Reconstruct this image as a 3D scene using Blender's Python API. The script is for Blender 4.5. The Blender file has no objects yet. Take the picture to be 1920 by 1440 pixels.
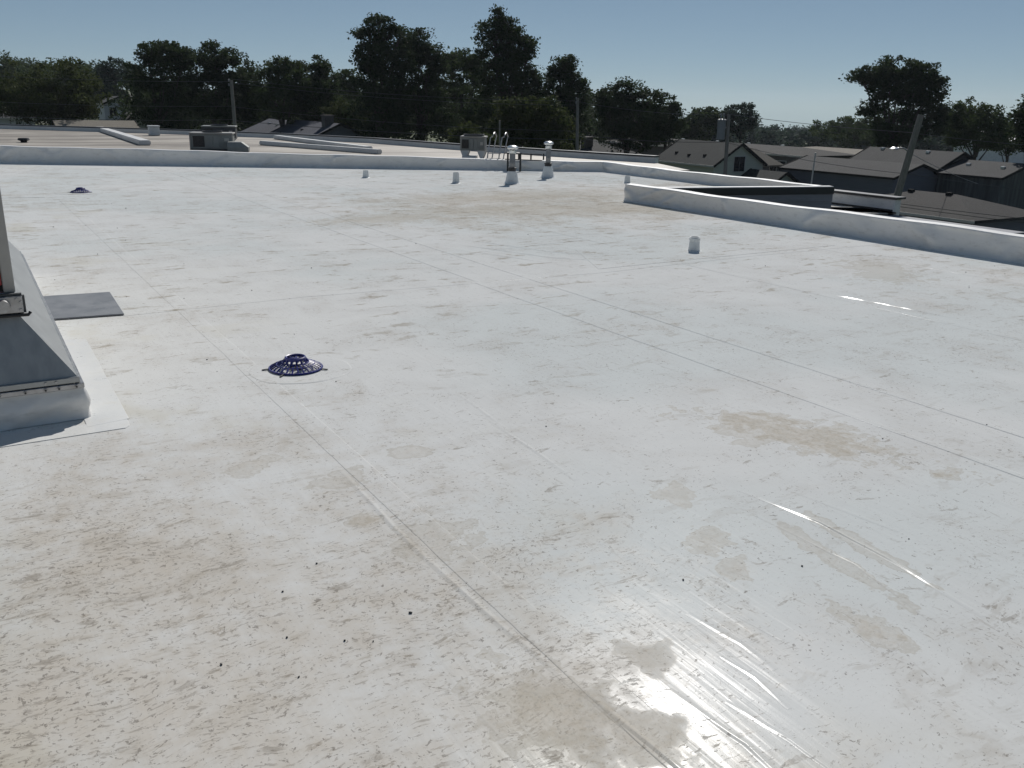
import bpy, bmesh, math, random
import numpy as np
from mathutils import Vector, Matrix

# ---------------------------------------------------------------- camera, sky, sun, exposure
S = bpy.context.scene
C = S.collection
rad = math.radians
FPX, PITCH, ROLL, AZ = 1690.0, rad(17.4), rad(1.1), rad(31.2)      # focal length in photo pixels
CAM = Vector((0, 0, 7.7))
F0 = Vector((math.sin(AZ), math.cos(AZ), 0)); R0 = Vector((math.cos(AZ), -math.sin(AZ), 0)); U0 = Vector((0, 0, 1))
FW = F0 * math.cos(PITCH) - U0 * math.sin(PITCH)
UP = U0 * math.cos(PITCH) + F0 * math.sin(PITCH)
RC = R0 * math.cos(ROLL) + UP * math.sin(ROLL)
UC = UP * math.cos(ROLL) - R0 * math.sin(ROLL)
cam_d = bpy.data.cameras.new('camera'); cam = bpy.data.objects.new('camera', cam_d); C.objects.link(cam)
cam_d.sensor_width = 36; cam_d.lens = FPX / 1920 * 36; cam_d.clip_start = 0.05; cam_d.clip_end = 6000
m = Matrix((RC, UC, -FW)).transposed().to_4x4(); m.translation = CAM; cam.matrix_world = m
S.camera = cam

SUN_AZ, SUN_EL = rad(42), rad(42)
w = bpy.data.worlds.new('World'); S.world = w; w.use_nodes = True
nt = w.node_tree; bg = nt.nodes['Background']
sky = nt.nodes.new('ShaderNodeTexSky'); sky.sky_type = 'NISHITA'; sky.sun_disc = False
sky.sun_elevation = SUN_EL; sky.sun_rotation = SUN_AZ
sky.air_density = 0.5; sky.dust_density = 0.0; sky.ozone_density = 2.0; sky.altitude = 200
gam = nt.nodes.new('ShaderNodeGamma'); gam.inputs[1].default_value = 0.56            # evens out the sky the way a phone's tone curve does
tint = nt.nodes.new('ShaderNodeMix'); tint.data_type = 'RGBA'; tint.blend_type = 'MULTIPLY'; tint.inputs[0].default_value = 1.0; tint.inputs[7].default_value = (0.90, 1.02, 1.06, 1)
nt.links.new(sky.outputs[0], gam.inputs[0]); nt.links.new(gam.outputs[0], tint.inputs[6]); nt.links.new(tint.outputs[2], bg.inputs[0]); bg.inputs[1].default_value = 0.118
sun_d = bpy.data.lights.new('sun', 'SUN'); sun_d.energy = 4.2; sun_d.angle = rad(0.53); sun_d.color = (1.0, 0.965, 0.92)
sun = bpy.data.objects.new('sun', sun_d); C.objects.link(sun)
sd = Vector((math.cos(SUN_EL) * math.sin(SUN_AZ), math.cos(SUN_EL) * math.cos(SUN_AZ), math.sin(SUN_EL)))
sun.rotation_euler = sd.to_track_quat('Z', 'Y').to_euler(); sun.location = (0, 0, 60)
S.view_settings.view_transform = 'Standard'; S.view_settings.look = 'None'; S.view_settings.gamma = 1
S.view_settings.exposure = 0.0; S.view_settings.use_curve_mapping = False
S.render.engine = 'CYCLES'
S.cycles.use_denoising = True
S.cycles.max_bounces = 4; S.cycles.transparent_max_bounces = 4; S.cycles.sample_clamp_indirect = 6

# ---------------------------------------------------------------- where things stand
RZ = 6.0                                   # level of the roof above the ground
def ray(x, y): return RC * (x - 960) + UC * (720 - y) + FW * FPX
def G(x, y, z=RZ):
    d = ray(x, y); return CAM + d * ((z - CAM.z) / d.z)
def D(x, y, dist):
    d = ray(x, y); return CAM + d * (dist / math.hypot(d.x, d.y))
rng = np.random.default_rng(11); random.seed(11)

# ---------------------------------------------------------------- helpers
def tag(o, label=None, cat=None, group=None, kind=None):
    if label: o['label'] = label
    if cat: o['category'] = cat
    if group: o['group'] = group
    if kind: o['kind'] = kind
    return o
def empty(name, loc, label, cat, group=None, rz=0.0):
    o = bpy.data.objects.new(name, None); C.objects.link(o); o.location = loc; o.rotation_euler = (0, 0, rz)
    o.empty_display_size = 0.2
    return tag(o, label, cat, group)
def link(name, me, mat=None, parent=None, smooth=False, loc=None):
    if mat and not me.materials: me.materials.append(mat)
    if smooth: me.polygons.foreach_set('use_smooth', [True] * len(me.polygons))
    o = bpy.data.objects.new(name, me); C.objects.link(o)
    if parent: o.parent = parent
    if loc is not None: o.location = loc
    return o
def mesh_from(name, verts, faces):
    me = bpy.data.meshes.new(name); me.from_pydata([tuple(v) for v in verts], [], faces); me.update(); return me
class MB:
    """collects boxes, tubes, lathes and prisms and links them as one mesh"""
    def __init__(s): s.v = []; s.f = []
    def add(s, v, f):
        n = len(s.v); s.v += [tuple(p) for p in v]; s.f += [tuple(i + n for i in q) for q in f]; return s
    def box(s, x0, x1, y0, y1, z0, z1):
        return s.add([(x0,y0,z0),(x1,y0,z0),(x1,y1,z0),(x0,y1,z0),(x0,y0,z1),(x1,y0,z1),(x1,y1,z1),(x0,y1,z1)],
                     [(0,3,2,1),(4,5,6,7),(0,1,5,4),(1,2,6,5),(2,3,7,6),(3,0,4,7)])
    def tube(s, pts, r, n=8, cap=True):
        pts = [Vector(p) for p in pts]; rs = r if isinstance(r, (list, tuple)) else [r] * len(pts)
        V = []; Fc = []
        for i, p in enumerate(pts):
            t = (pts[min(i + 1, len(pts) - 1)] - pts[max(i - 1, 0)]).normalized()
            a = t.cross(Vector((0, 0, 1)))
            if a.length < 1e-3: a = t.cross(Vector((1, 0, 0)))
            a.normalize(); b = t.cross(a)
            for k in range(n):
                an = 2 * math.pi * k / n; V.append(p + (a * math.cos(an) + b * math.sin(an)) * rs[i])
        for i in range(len(pts) - 1):
            for k in range(n):
                k2 = (k + 1) % n; Fc.append((i*n+k, i*n+k2, (i+1)*n+k2, (i+1)*n+k))
        if cap: Fc += [tuple(range(n)), tuple(reversed(range((len(pts)-1)*n, len(pts)*n)))]
        return s.add(V, Fc)
    def lathe(s, prof, n=24, c=(0, 0, 0)):
        V = []; Fc = []
        for r, z in prof:
            for k in range(n):
                a = 2 * math.pi * k / n; V.append((c[0] + r * math.cos(a), c[1] + r * math.sin(a), c[2] + z))
        for i in range(len(prof) - 1):
            for k in range(n):
                k2 = (k + 1) % n; Fc.append((i*n+k, i*n+k2, (i+1)*n+k2, (i+1)*n+k))
        return s.add(V, Fc)
    def prism(s, poly, z0, z1):
        n = len(poly); V = [(x, y, z0) for x, y in poly] + [(x, y, z1) for x, y in poly]
        return s.add(V, [tuple(reversed(range(n))), tuple(range(n, 2*n))] + [(i, (i+1) % n, n+(i+1) % n, n+i) for i in range(n)])
    def bar(s, p, q, wid, hgt):
        p, q = Vector(p), Vector(q); t = (q - p).normalized(); a = t.cross(Vector((0, 0, 1)))
        if a.length < 1e-3: a = Vector((1, 0, 0))
        a.normalize(); b = a.cross(t); a *= wid / 2; b *= hgt / 2
        V = [p-a-b, p+a-b, p+a+b, p-a+b, q-a-b, q+a-b, q+a+b, q-a+b]
        return s.add(V, [(0,1,2,3),(7,6,5,4),(0,4,5,1),(1,5,6,2),(2,6,7,3),(3,7,4,0)])
    def build(s, name, mat, parent=None, smooth=False, bevel=0.0, seg=1, loc=None):
        me = mesh_from(name, s.v, s.f)
        bm = bmesh.new(); bm.from_mesh(me)
        bmesh.ops.delete(bm, geom=[v for v in bm.verts if not v.link_faces], context='VERTS')
        bmesh.ops.recalc_face_normals(bm, faces=bm.faces)
        if bevel:
            ed = [e for e in bm.edges if len(e.link_faces) == 2 and e.calc_face_angle(0) > 0.6]
            bmesh.ops.bevel(bm, geom=ed, offset=bevel, segments=seg, affect='EDGES', clamp_overlap=True)
        bm.to_mesh(me); bm.free()
        o = link(name, me, mat, parent, False, loc)
        if smooth:
            me.polygons.foreach_set('use_smooth', [True] * len(me.polygons)); me.set_sharp_from_angle(angle=rad(35))
        return o

# ---------------------------------------------------------------- materials
class NT:
    def __init__(s, name):
        s.m = bpy.data.materials.new(name); s.m.use_nodes = True; s.t = s.m.node_tree; s.b = s.t.nodes['Principled BSDF']
        s.geo = s.t.nodes.new('ShaderNodeNewGeometry').outputs['Position']
        s.obj = s.t.nodes.new('ShaderNodeTexCoord').outputs['Object']
    def put(s, sock, v):
        if isinstance(v, bpy.types.NodeSocket): s.t.links.new(v, sock)
        else:
            if hasattr(sock.default_value, '__len__') and not hasattr(v, '__len__'): v = (v, v, v)
            if sock.type == 'RGBA' and len(v) == 3: v = (*v, 1)
            sock.default_value = v
    def n(s, typ, ins=(), out=0, **at):
        nd = s.t.nodes.new(typ)
        for k, v in at.items(): setattr(nd, k, v)
        for k, v in dict(ins).items(): s.put(nd.inputs[k], v)
        return nd.outputs[out]
    def noise(s, v, scale, detail=4, rough=0.55, dist=0.0, dim='3D', out=0):
        return s.n('ShaderNodeTexNoise', {'Vector': v, 'Scale': scale, 'Detail': detail, 'Roughness': rough, 'Distortion': dist}, out, noise_dimensions=dim)
    def map(s, v, loc=(0,0,0), rot=(0,0,0), scale=(1,1,1), typ='POINT'):
        return s.n('ShaderNodeMapping', {'Vector': v, 'Location': loc, 'Rotation': rot, 'Scale': scale}, vector_type=typ)
    def rng(s, v, a, b, c=0.0, d=1.0, smooth=True):
        return s.n('ShaderNodeMapRange', {0: v, 1: a, 2: b, 3: c, 4: d}, interpolation_type='SMOOTHSTEP' if smooth else 'LINEAR')
    def math(s, op, a, b=0.0): return s.n('ShaderNodeMath', {0: a, 1: b}, operation=op, use_clamp=False)
    def mul(s, a, b): return s.math('MULTIPLY', a, b)
    def add(s, a, b): return s.math('ADD', a, b)
    def max(s, a, b): return s.math('MAXIMUM', a, b)
    def mix(s, f, a, b):
        nd = s.t.nodes.new('ShaderNodeMix'); nd.data_type = 'RGBA'
        s.put(nd.inputs[0], f); s.put(nd.inputs[6], a); s.put(nd.inputs[7], b); return nd.outputs[2]
    def bump(s, h, strength, dist, nrm=None):
        ins = {'Height': h, 'Strength': strength, 'Distance': dist}
        if nrm is not None: ins['Normal'] = nrm
        return s.n('ShaderNodeBump', ins)
    def set(s, **kw):
        for k, v in kw.items(): s.put(s.b.inputs[k.replace('_', ' ')], v)
        return s.m

def plain(name, col, rough=0.6, metal=0.0, var=0.15, scale=6.0, bump=0.0, spec=None, stretch=(1,1,1)):
    k = NT(name); v = k.map(k.obj, scale=stretch)
    f = k.noise(v, scale, 5, 0.6)
    dark = tuple(c * (1 - var) for c in col); lite = tuple(min(1, c * (1 + var * 0.6)) for c in col)
    c = k.mix(k.rng(f, 0.3, 0.7), dark, lite)
    k.set(Base_Color=c, Roughness=k.rng(f, 0.2, 0.8, rough * 0.85, min(1, rough * 1.15)), Metallic=metal)
    if spec is not None: k.set(Specular_IOR_Level=spec)
    if bump: k.set(Normal=k.bump(f, bump, 0.01))
    return k.m

STAINS = [  # x, y, rx, ry, turn, strength : dried puddles on the membrane
    (3.74, 3.08, 0.60, 0.24, -1.15, 1.0), (3.88, 2.80, 0.30, 0.14, -1.1, 0.9), (3.55, 3.3, 0.30, 0.2, 0.9, 0.4),
    (1.30, 1.84, 0.20, 0.26, 0.2, 1.0), (1.42, 1.62, 0.12, 0.16, 0.2, 0.8), (1.68, 1.93, 0.09, 0.12, 0.3, 0.7),
    (1.42, 2.98, 0.20, 0.16, 0.4, 0.5), (2.46, 1.68, 0.08, 0.17, -0.1, 0.8), (2.62, 2.88, 0.13, 0.08, 0.5, 0.55),
    (2.42, 2.42, 0.13, 0.09, 0.8, 0.6), (2.36, 2.20, 0.11, 0.06, 0.8, 0.5), (1.28, 3.27, 0.07, 0.075, 0.0, 0.95), (1.02, 4.10, 0.13, 0.08, 0.4, 0.55),
    (1.34, 3.72, 0.14, 0.10, 0.3, 0.45), (1.78, 3.9, 0.10, 0.08, 0.2, 0.4),
    (5.25, 12.6, 1.0, 0.45, 0.1, 0.75), (7.6, 12.9, 1.6, 0.5, -0.1, 0.5), (9.6, 12.3, 0.9, 0.5, 0.2, 0.6), (8.5, 14.8, 1.6, 0.7, 0.1, 0.45),
    (8.6, 6.4, 0.8, 0.4, 0.9, 0.3), (2.75, 2.05, 0.05, 0.40, -0.12, 0.45), (2.95, 2.12, 0.045, 0.3, -0.1, 0.45)]

def roof_material():
    k = NT('roof_membrane'); p = k.geo
    sx = k.n('ShaderNodeSeparateXYZ', {0: p}); x = sx; y = sx.node.outputs[1]
    big = k.noise(p, 0.35, 3, 0.5, dim='2D'); mid = k.noise(p, 1.7, 5, 0.6, 0.4, '2D'); fine = k.noise(p, 9.0, 6, 0.65, 0.0, '2D')
    grit = k.noise(p, 60.0, 4, 0.7, 0.0, '2D')
    base = k.mix(k.rng(big, 0.38, 0.62), (0.71, 0.71, 0.69), (0.655, 0.675, 0.66))
    base = k.mix(k.mul(k.rng(mid, 0.35, 0.75), 0.30), base, (0.56, 0.55, 0.53))
    # where water has stood and dust has settled
    left = k.rng(x, 0.2, 3.0, 1.0, 0.0); near = k.rng(y, 2.2, 6.6, 1.0, 0.15)
    film_here = k.add(k.mul(k.mul(left, near), 0.35), k.mul(k.mul(k.rng(y, 9.5, 12.3), k.rng(y, 14.0, 17.5, 1.0, 0.0)), k.rng(x, 3.5, 7.0, 0.0, 0.26)))
    film_here = k.add(film_here, k.mul(k.rng(x, 6.0, 10.5, 0.0, 0.16), k.rng(y, 4.0, 8.0, 1.0, 0.4)))
    film = k.rng(k.add(k.add(k.mul(mid, 0.5), k.mul(fine, 0.35)), film_here), 0.44, 0.92)
    base = k.mix(k.mul(film, 0.62), base, (0.50, 0.43, 0.335))
    base = k.mix(k.mul(k.mul(k.rng(k.noise(p, 1.1, 4, .6, 0, '2D'), .55, .72), left), 0.25), base, (0.50, 0.44, 0.28))
    # scuffs and flecks: short strokes, along the rolls at one side, across them at the other
    clus = k.noise(p, 4.5, 3, 0.6, 0.0, '2D')
    dens = k.rng(k.add(k.mul(big, 0.22), k.add(k.add(k.mul(mid, 0.35), k.mul(clus, 0.35)), k.mul(film_here, 0.40))), 0.30, 0.74)
    wv = k.noise(p, 1.3, 3, 0.6, 0.0, '2D', out=1)
    wp = k.n('ShaderNodeVectorMath', {0: p, 1: k.n('ShaderNodeVectorMath', {0: wv, 1: (0.22, 0.22, 0.0)}, operation='MULTIPLY')}, operation='ADD')
    def flecks(scale, stretch, rot, thr, wid, seed):
        v = k.map(wp, loc=(seed, seed * 1.7, 0), rot=(0, 0, rot), scale=stretch)
        nz = k.noise(v, scale, 4, 0.68, 0.25, '2D')
        t = k.n('ShaderNodeMapRange', {0: dens, 1: 0.0, 2: 1.0, 3: thr + 0.075, 4: thr - 0.045})
        return k.rng(k.math('SUBTRACT', nz, t), 0.0, wid)
    along = k.rng(k.add(x, k.mul(big, 2.0)), 1.8, 4.2)
    fx = k.mul(flecks(19.0, (0.65, 2.0, 1), 0.12, 0.62, 0.04, 3.1), k.rng(along, 0, 1, 1.0, 0.25))
    fy = k.mul(flecks(15.0, (2.3, 0.6, 1), 0.0, 0.615, 0.04, 8.3), k.rng(along, 0, 1, 0.2, 1.0))
    fx2 = k.mul(flecks(38.0, (0.7, 1.9, 1), -0.15, 0.605, 0.03, 15.0), k.rng(along, 0, 1, 1.0, 0.45))
    fs = flecks(46.0, (1, 1, 1), 0.5, 0.635, 0.02, 21.0)
    base = k.mix(k.mul(fx, k.rng(fine, .35, .7, .0, .55)), base, (0.31, 0.265, 0.205))
    base = k.mix(k.mul(fy, k.rng(fine, .35, .7, .08, .55)), base, (0.37, 0.34, 0.30))
    base = k.mix(k.mul(fx2, 0.45), base, (0.24, 0.21, 0.18))
    base = k.mix(k.mul(fs, 0.6), base, (0.16, 0.14, 0.12))
    fb = k.mul(flecks(3.4, (0.55, 1.9, 1), 0.05, 0.565, 0.07, 33.0), k.rng(y, 4.0, 8.0, 0.3, 1.0))
    base = k.mix(k.mul(fb, k.rng(fine, .3, .7, .15, .8)), base, (0.36, 0.32, 0.26))
    fd = flecks(9.0, (0.6, 2.1, 1), -0.1, 0.625, 0.04, 41.0)
    base = k.mix(k.mul(fd, k.rng(fine, .35, .65, .05, .55)), base, (0.28, 0.25, 0.21))
    # dried puddles, each with its own outline
    wob = k.add(k.mul(k.math('SUBTRACT', mid, 0.5), 2.0), k.add(k.mul(k.math('SUBTRACT', clus, 0.5), 1.6), k.mul(k.math('SUBTRACT', fine, 0.5), 1.6)))
    st = None
    for (cx, cy, rx, ry, ro, am) in STAINS:
        q = k.map(p, loc=(cx, cy, RZ), rot=(0, 0, ro), scale=(rx, ry, 50.0), typ='TEXTURE')
        L = k.n('ShaderNodeVectorMath', {0: q}, out=1, operation='LENGTH')
        mk = k.rng(k.add(L, wob), 1.12, 0.40, 0.0, am * 0.85)
        st = mk if st is None else k.max(st, mk)
    rim = k.mul(k.rng(st, 0.02, 0.12), k.rng(st, 0.14, 0.36, 1.0, 0.0))
    scol = k.mix(k.rng(fine, 0.35, 0.65), (0.45, 0.40, 0.32), (0.53, 0.475, 0.395))
    scol = k.mix(k.mul(k.rng(grit, 0.5, 0.68), 0.5), scol, (0.27, 0.24, 0.19))
    base = k.mix(k.mul(st, k.rng(k.noise(p, 22.0, 4, .7, 0, '2D'), .3, .7, .6, .95)), base, scol)
    base = k.mix(k.mul(rim, 0.35), base, (0.42, 0.38, 0.31))
    base = k.mix(k.mul(k.rng(grit, 0.55, 0.8), 0.12), base, (0.3, 0.28, 0.25))
    dirt = k.math('MINIMUM', k.add(k.mul(film, 0.6), k.add(st, k.mul(k.max(fx, fx2), 0.6))), 1.0)
    wet = k.mul(k.rng(k.noise(k.map(p, scale=(2.2, 0.7, 1)), 6.0, 4, 0.6, 0.5, '2D'), 0.60, 0.66), k.rng(x, 1.9, 2.3))
    # relief: shallow wrinkles along the roll, plus the woven scrim
    wr = k.noise(k.map(p, rot=(0, 0, 0.1), scale=(9.0, 0.55, 1)), 1.0, 3, 0.5, 0.35, '2D')
    wr2 = k.noise(k.map(p, rot=(0, 0, -0.12), scale=(30.0, 1.8, 1)), 1.0, 2, 0.5, 0.3, '2D')
    und = k.noise(p, 0.9, 2, 0.5, dim='2D')
    scr = k.noise(p, 220.0, 2, 0.5, dim='2D')
    h = k.add(k.add(k.mul(wr, 0.17), k.mul(wr2, 0.06)), k.add(k.mul(und, 1.0), k.mul(scr, 0.004)))
    h = k.add(h, k.mul(fine, 0.03))
    nrm = k.bump(h, 1.0, 0.0105)
    # woven membrane: a matt body under a thin even sheen
    df = k.n('ShaderNodeBsdfDiffuse', {'Color': base, 'Normal': nrm, 'Roughness': 0.3})
    gl = k.n('ShaderNodeBsdfGlossy', {'Color': (1, 1, 1), 'Normal': nrm, 'Roughness': k.add(0.15, k.add(k.mul(dirt, 0.3), k.mul(fine, 0.08)))})
    mx = k.n('ShaderNodeMixShader', {0: k.rng(dirt, 0.0, 0.45, 0.017, 0.004), 1: df, 2: gl})
    k.t.links.new(mx, k.t.nodes['Material Output'].inputs[0])
    return k.m
M = {}
M['roof'] = roof_material()
def membrane(name, c0, c1, rough, dirtc, amount):
    k = NT(name); p = k.geo
    a = k.noise(p, 1.2, 4, 0.55); b = k.noise(k.map(p, scale=(1, 1, 3)), 7, 5, 0.65)
    c = k.mix(k.rng(a, 0.35, 0.65), c0, c1); c = k.mix(k.mul(k.rng(b, 0.5, 0.8), amount), c, dirtc)
    k.set(Base_Color=c, Roughness=k.rng(b, 0.2, 0.8, rough - 0.06, rough + 0.15), Normal=k.bump(b, 0.25, 0.006)); return k.m
M['wrap'] = membrane('membrane_flashing', (0.68, 0.67, 0.65), (0.62, 0.615, 0.60), 0.38, (0.40, 0.385, 0.35), 0.55)
M['patch'] = membrane('membrane_patch', (0.68, 0.68, 0.66), (0.63, 0.63, 0.61), 0.30, (0.5, 0.47, 0.4), 0.4)
def far_roof():
    k = NT('weathered_membrane'); p = k.geo
    a = k.noise(p, 0.35, 4, 0.6, dim='2D'); b = k.noise(k.map(p, rot=(0, 0, 0.48), scale=(0.28, 1.0, 1)), 0.5, 5, 0.62, 0.8, '2D'); g = k.noise(p, 14, 4, 0.7, dim='2D')
    c = k.mix(k.rng(a, 0.35, 0.65), (0.36, 0.325, 0.275), (0.25, 0.22, 0.18)); c = k.mix(k.mul(k.rng(b, 0.44, 0.58), 0.85), c, (0.11, 0.09, 0.07))
    c = k.mix(k.mul(g, 0.25), c, (0.3, 0.27, 0.23))
    k.set(Base_Color=c, Roughness=0.6, Normal=k.bump(b, 0.4, 0.02)); return k.m
M['farroof'] = far_roof()
M['blackmetal'] = plain('black_metal', (0.018, 0.019, 0.022), 0.4, 0.0, 0.3, 3)
M['siding'] = plain('grey_wall', (0.20, 0.205, 0.225), 0.75, 0, 0.12, 3, 0.2, stretch=(1, 1, 5))
M['brick_dark'] = plain('dark_wall', (0.11, 0.10, 0.095), 0.85, 0, 0.25, 8, 0.3)
M['blue'] = plain('blue_cast_plastic', (0.010, 0.014, 0.15), 0.42, 0, 0.3, 30, 0.1)
M['galv'] = plain('galvanised_steel', (0.30, 0.31, 0.31), 0.42, 0.5, 0.12, 5, 0.08, stretch=(3, 3, 1))
M['pipe'] = plain('zinc_pipe', (0.19, 0.195, 0.20), 0.55, 0.35, 0.2, 9)
M['alu'] = plain('bright_aluminium', (0.70, 0.71, 0.70), 0.28, 0.9, 0.15, 14)
M['rubber'] = plain('black_rubber', (0.012, 0.012, 0.013), 0.55, 0, 0.3, 20)
M['boot'] = membrane('white_boot', (0.62, 0.64, 0.64), (0.55, 0.57, 0.57), 0.45, (0.3, 0.29, 0.26), 0.55)
M['pad'] = plain('grey_pad', (0.155, 0.165, 0.18), 0.52, 0, 0.16, 5, 0.15)
M['beige'] = plain('beige_paint', (0.34, 0.325, 0.30), 0.5, 0, 0.12, 4)
M['red'] = plain('red_paint', (0.28, 0.012, 0.012), 0.45, 0, 0.2, 8)
M['black'] = plain('dark_inside', (0.01, 0.01, 0.011), 0.8, 0, 0.2, 5)
M['steel'] = plain('dull_steel', (0.33, 0.33, 0.335), 0.4, 0.8, 0.2, 20)
M['hvac'] = plain('grey_cabinet', (0.25, 0.26, 0.245), 0.55, 0.2, 0.15, 3)
M['hvacd'] = plain('dark_cabinet', (0.07, 0.075, 0.078), 0.6, 0.2, 0.2, 3)
M['coil'] = plain('coil_fins', (0.055, 0.05, 0.047), 0.6, 0.3, 0.6, 18, 0.4, stretch=(4, 4, 1))
M['white'] = plain('white_paint', (0.72, 0.72, 0.71), 0.5, 0, 0.1, 3)
M['pole'] = plain('weathered_pole', (0.20, 0.185, 0.165), 0.85, 0, 0.3, 6, 0.3, stretch=(4, 4, 0.5))
M['wire'] = plain('wire', (0.10, 0.10, 0.10), 0.4, 0.5, 0.1, 3)
M['trans'] = plain('grey_transformer', (0.20, 0.205, 0.21), 0.5, 0.2, 0.1, 3)
def shingles(name, col):
    k = NT(name); p = k.obj
    a = k.noise(p, 0.8, 4, 0.6); b = k.noise(k.map(p, scale=(3, 3, 9)), 3.5, 4, 0.75)
    c = k.mix(k.rng(b, 0.3, 0.7), tuple(v * 0.72 for v in col), tuple(v * 1.25 for v in col)); c = k.mix(k.mul(k.rng(a, 0.4, 0.7), 0.3), c, tuple(v * 0.6 for v in col))
    k.set(Base_Color=c, Roughness=0.9, Specular_IOR_Level=0.2, Normal=k.bump(b, 0.6, 0.03)); return k.m
M['sh_dark'] = shingles('dark_green_grey_shingles', (0.027, 0.031, 0.031))
M['sh_grey'] = shingles('grey_shingles', (0.047, 0.048, 0.049))
M['sh_blue'] = shingles('blue_grey_shingles', (0.075, 0.08, 0.098))
M['sh_tan'] = shingles('tan_shingles', (0.17, 0.155, 0.13))
M['sh_brown'] = shingles('brown_grey_shingles', (0.038, 0.037, 0.036))
M['w_cream'] = plain('cream_siding', (0.45, 0.45, 0.37), 0.8, 0, 0.1, 2, 0.2, stretch=(.3, .3, 12))
M['w_sage'] = plain('pale_sage_siding', (0.36, 0.37, 0.33), 0.8, 0, 0.1, 2, 0.2, stretch=(.3, .3, 12))
M['w_grey'] = plain('grey_siding', (0.12, 0.125, 0.14), 0.8, 0, 0.15, 2, 0.2, stretch=(.3, .3, 12))
M['w_dark'] = plain('stained_grey_stucco', (0.085, 0.09, 0.085), 0.9, 0, 0.5, 1.4, 0.3, stretch=(2.5, 2.5, .25))
M['w_white'] = plain('white_siding', (0.5, 0.5, 0.49), 0.8, 0, 0.1, 2, 0.2, stretch=(.3, .3, 12))
M['trim'] = plain('pale_trim', (0.5, 0.48, 0.44), 0.6, 0, 0.1, 3)
M['darktrim'] = plain('dark_trim', (0.02, 0.021, 0.02), 0.9, 0, 0.1, 3, spec=0.1)
def glass(name, col):
    k = NT(name); k.set(Base_Color=col, Roughness=0.08, Specular_IOR_Level=0.6); return k.m
M['pane'] = glass('window_glass', (0.012, 0.015, 0.02))
def leaf(name, col, var):
    k = NT(name); a = k.noise(k.geo, 0.45, 3, 0.6); b = k.noise(k.geo, 2.2, 2, 0.6)
    c = k.mix(k.rng(k.add(k.mul(a, .6), k.mul(b, .4)), 0.35, 0.65), col, var)
    k.set(Base_Color=c, Roughness=0.8, Specular_IOR_Level=0.06)
    tr = k.n('ShaderNodeBsdfTranslucent', {'Color': c}); out = k.t.nodes['Material Output']
    mx = k.t.nodes.new('ShaderNodeMixShader'); mx.inputs[0].default_value = 0.3
    k.t.links.new(k.b.outputs[0], mx.inputs[1]); k.t.links.new(tr, mx.inputs[2]); k.t.links.new(mx.outputs[0], out.inputs[0])
    return k.m
M['lf_dark'] = leaf('dark_foliage', (0.026, 0.042, 0.020), (0.045, 0.065, 0.026))
M['lf_mid'] = leaf('mid_green_foliage', (0.036, 0.056, 0.022), (0.062, 0.085, 0.03))
M['lf_olive'] = leaf('olive_foliage', (0.040, 0.055, 0.018), (0.068, 0.082, 0.028))
M['lf_blue'] = leaf('blue_green_foliage', (0.030, 0.050, 0.034), (0.045, 0.068, 0.045))
M['bark'] = plain('bark', (0.055, 0.045, 0.037), 0.9, 0, 0.35, 8, 0.5, stretch=(3, 3, .6))
def ground_mat():
    k = NT('lawns_and_yards'); p = k.geo
    a = k.noise(p, 0.02, 4, 0.6, dim='2D'); b = k.noise(p, 0.9, 5, 0.7, dim='2D')
    c = k.mix(k.rng(b, .3, .7), (0.045, 0.065, 0.022), (0.085, 0.10, 0.035)); c = k.mix(k.rng(a, .52, .6), c, (0.075, 0.07, 0.06))
    k.set(Base_Color=c, Roughness=0.95, Normal=k.bump(b, .5, .1)); return k.m
M['ground'] = ground_mat()
M['lawn'] = plain('bright_lawn', (0.10, 0.135, 0.03), 0.95, 0, 0.2, 1.2, 0.3)
M['asphalt'] = plain('asphalt', (0.05, 0.05, 0.052), 0.9, 0, 0.2, 1.0, 0.2)

# ---------------------------------------------------------------- ground
def gz(d, rel):
    """the land falls away to the right and climbs a low hill at the left"""
    t = max(0.0, min(1.0, (rel + 0.25) / 0.35)); t = t * t * (3 - 2 * t)
    down = -0.0255 * max(0, d - 130); up = 9.0 * max(0, min(1, (d - 170) / 130))
    return up * (1 - t) + max(down, -34) * t
V = []; Fc = []; rings = [0, 20, 40, 60, 80, 100, 130, 160, 190, 220, 260, 310, 370, 450, 560, 700, 900, 1200, 1600]; NA = 96
for d in rings:
    for i in range(NA):
        a = 2 * math.pi * i / NA; rel = a - AZ if a < math.pi + AZ else a - AZ - 2 * math.pi
        V.append((d * math.sin(a), d * math.cos(a), gz(d, rel) if d else 0))
for j in range(len(rings) - 1):
    for i in range(NA):
        i2 = (i + 1) % NA; Fc.append((j*NA+i, j*NA+i2, (j+1)*NA+i2, (j+1)*NA+i) if j else (i, NA+i2, NA+i))
tag(link('ground', mesh_from('ground', V, [tuple(reversed(f)) for f in Fc]), M['ground']), kind='structure')
def flat(name, poly, z, mat):
    return tag(link(name, mesh_from(name, [(x, y, z) for x, y in poly], [tuple(range(len(poly)))]), mat), kind='structure')
flat('road', [(20, 66), (26, 63), (51, 26), (53, 4), (47, 4), (45, 22), (22, 58)], 0.012, M['asphalt'])
flat('parking_lot', [(62, 66), (66.5, 62), (67, 40), (56, 30), (52, 33), (61, 48)], 0.006, M['asphalt'])
flat('lawn', [(61.5, 90), (84, 84), (80, 70), (63, 62.5)], 0.016, M['lawn'])

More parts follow.
